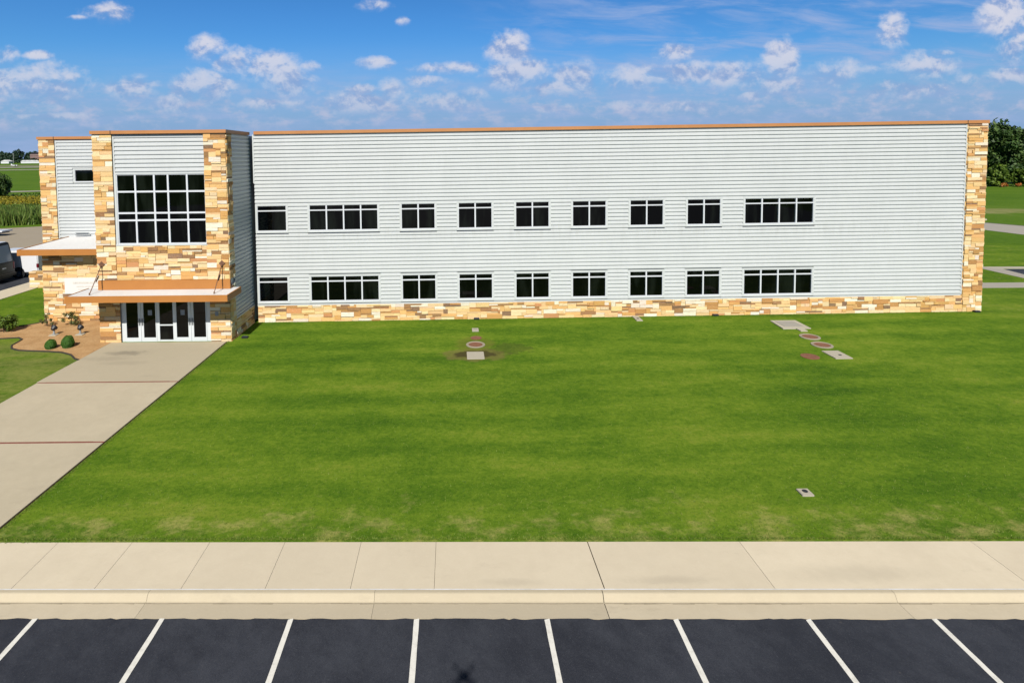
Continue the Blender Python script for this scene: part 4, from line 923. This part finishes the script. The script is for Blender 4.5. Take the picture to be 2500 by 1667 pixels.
def shed(x0, x1, h, label, roofs=1):
    e = empty('white_shed', ((x0 + x1) / 2, 1000, 4.4), label, 'shed', 'far white sheds across the runway')
    m = MB(); m.box(x0, x1, 996, 1006, 4.3, 4.4 + h * .6); m.build('wall', M_VANW, e)
    m = MB(); w = (x1 - x0) / roofs
    for k in range(roofs):
        a = x0 + k * w; v = [(a - .3, 995.4, 4.4 + h * .6), (a + w + .3, 995.4, 4.4 + h * .6), (a + w / 2, 995.4, 4.4 + h), (a - .3, 1006.6, 4.4 + h * .6), (a + w + .3, 1006.6, 4.4 + h * .6), (a + w / 2, 1006.6, 4.4 + h)]
        m.add(v, [(0, 1, 2), (5, 4, 3), (0, 2, 5, 3), (1, 4, 5, 2), (0, 3, 4, 1)])
    m.build('roof', M_MEMB, e)
shed(-791, -777, 6.4, 'far white shed standing alone, left of the row of white roofs')
shed(-756, -716, 5.6, 'far row of joined white roofs below the brick building', 5)
ap = empty('light_aircraft', (-492, 640, 2.4), 'small white light aircraft standing on the grey runway', 'aircraft')
m = MB(); m.tube((-489.6, 639.6, 4.0), (-492, 640, 4.0), .5, .95, 14); m.tube((-492, 640, 4.0), (-497.5, 641, 4.2), .95, .22, 14); m.build('fuselage', M_VANW, ap)
m = MB(); m.add([(-490.9, 634.5, 4.75), (-492.3, 634.5, 4.75), (-492.6, 645.5, 4.75), (-491.0, 645.5, 4.75), (-490.9, 634.5, 4.9), (-492.3, 634.5, 4.9), (-492.6, 645.5, 4.9), (-491.0, 645.5, 4.9)], [(0, 3, 2, 1), (4, 5, 6, 7), (0, 1, 5, 4), (1, 2, 6, 5), (2, 3, 7, 6), (3, 0, 4, 7)]); m.build('wing', M_VANW, ap, recalc=True)
m = MB(); m.box(-497.7, -496.3, 640.8, 640.95, 4.2, 5.9); m.box(-497.6, -496.6, 639.2, 642.6, 4.3, 4.4); m.build('tail', M_VANW, ap)
for q in ((-490.2, 639.7), (-492.4, 638.9), (-492.4, 641.1)):
    m = MB(); m.tube((q[0], q[1], 2.75), (q[0], q[1], 3.5), .1, n=6); m.box(q[0] - .35, q[0] + .35, q[1] - .12, q[1] + .12, 2.15, 2.85); m.build('wheel', M_TYRE, ap)
ml = empty('light_mast', (-757.5, 985, 4.4), 'thin pale light mast in front of the far white roofs', 'mast')
m = MB(); m.tube((-760, 985, 4.3), (-760, 985, 20.5), .35, .25, 8); m.build('pole', M_GREYM, ml); m = MB(); m.box(-761.2, -758.8, 984.6, 985.4, 20.5, 21.3); m.build('lamp_bar', M_GREYM, ml)
# the drone carrying the camera hovers just behind the viewpoint; its shadow lies on the asphalt below
dx, dy, dz = -.18, -.46, 9.98
dn = empty('drone', (dx, dy, dz), 'small hovering quadcopter whose shadow falls on the asphalt at the bottom', 'drone')
m = MB(); m.lathe((dx, dy, dz), [(.03, -.05), (.09, -.035), (.105, .0), (.08, .035), (.02, .05)], 20, sy=1.15); m.build('body', M_VANW, dn, smooth=True)
for a_ in (45, 135, 225, 315):
    ex, ey = dx + .25 * math.cos(R(a_)), dy + .25 * math.sin(R(a_))
    m = MB(); m.tube((dx + .07 * math.cos(R(a_)), dy + .07 * math.sin(R(a_)), dz), (ex, ey, dz + .02), .024, .018, 8); m.tube((ex, ey, dz), (ex, ey, dz + .06), .022, n=10); arm = m.build('arm', M_VANW, dn)
    m = MB(); t_ = R(a_ * 1.7); c_, s_ = math.cos(t_), math.sin(t_); hw = .012
    m.add([(ex + c_ * k - s_ * w, ey + s_ * k + c_ * w, dz + .064 + h) for h in (0, .003) for k, w in ((-.12, -hw), (.12, -hw * .6), (.12, hw * .6), (-.12, hw))], [(0, 3, 2, 1), (4, 5, 6, 7), (0, 1, 5, 4), (1, 2, 6, 5), (2, 3, 7, 6), (3, 0, 4, 7)]); m.build('rotor', M_BLACK, arm)
for sx_ in (-1, 1):
    m = MB(); m.tube((dx + .06 * sx_, dy + .05, dz - .03), (dx + .13 * sx_, dy + .08, dz - .17), .008, n=6); m.tube((dx + .06 * sx_, dy - .05, dz - .03), (dx + .13 * sx_, dy - .08, dz - .17), .008, n=6); m.tube((dx + .13 * sx_, dy - .13, dz - .17), (dx + .13 * sx_, dy + .13, dz - .17), .009, n=6); m.build('landing_leg', M_VANW, dn)
# drain inlet by the driveway
m = MB(); m.box(70.6, 72.9, 77.4, 79.0, .1, .42); tag(m.build('concrete_inlet', M_PAD, bevel=.03), 'small pale concrete inlet at the bend of the driveway right of the building', 'drain')

SC.view_settings.view_transform = 'Standard'; SC.view_settings.look = 'None'; SC.view_settings.gamma = 1.0; SC.view_settings.exposure = EXPO
SC.view_settings.use_curve_mapping = False
cy = SC.cycles; cy.max_bounces = 6; cy.diffuse_bounces = 3; cy.glossy_bounces = 3; cy.transmission_bounces = 2
cy.use_adaptive_sampling = True; cy.adaptive_threshold = .015; cy.caustics_reflective = False; cy.caustics_refractive = False
SC.render.resolution_x = 1024; SC.render.resolution_y = 682
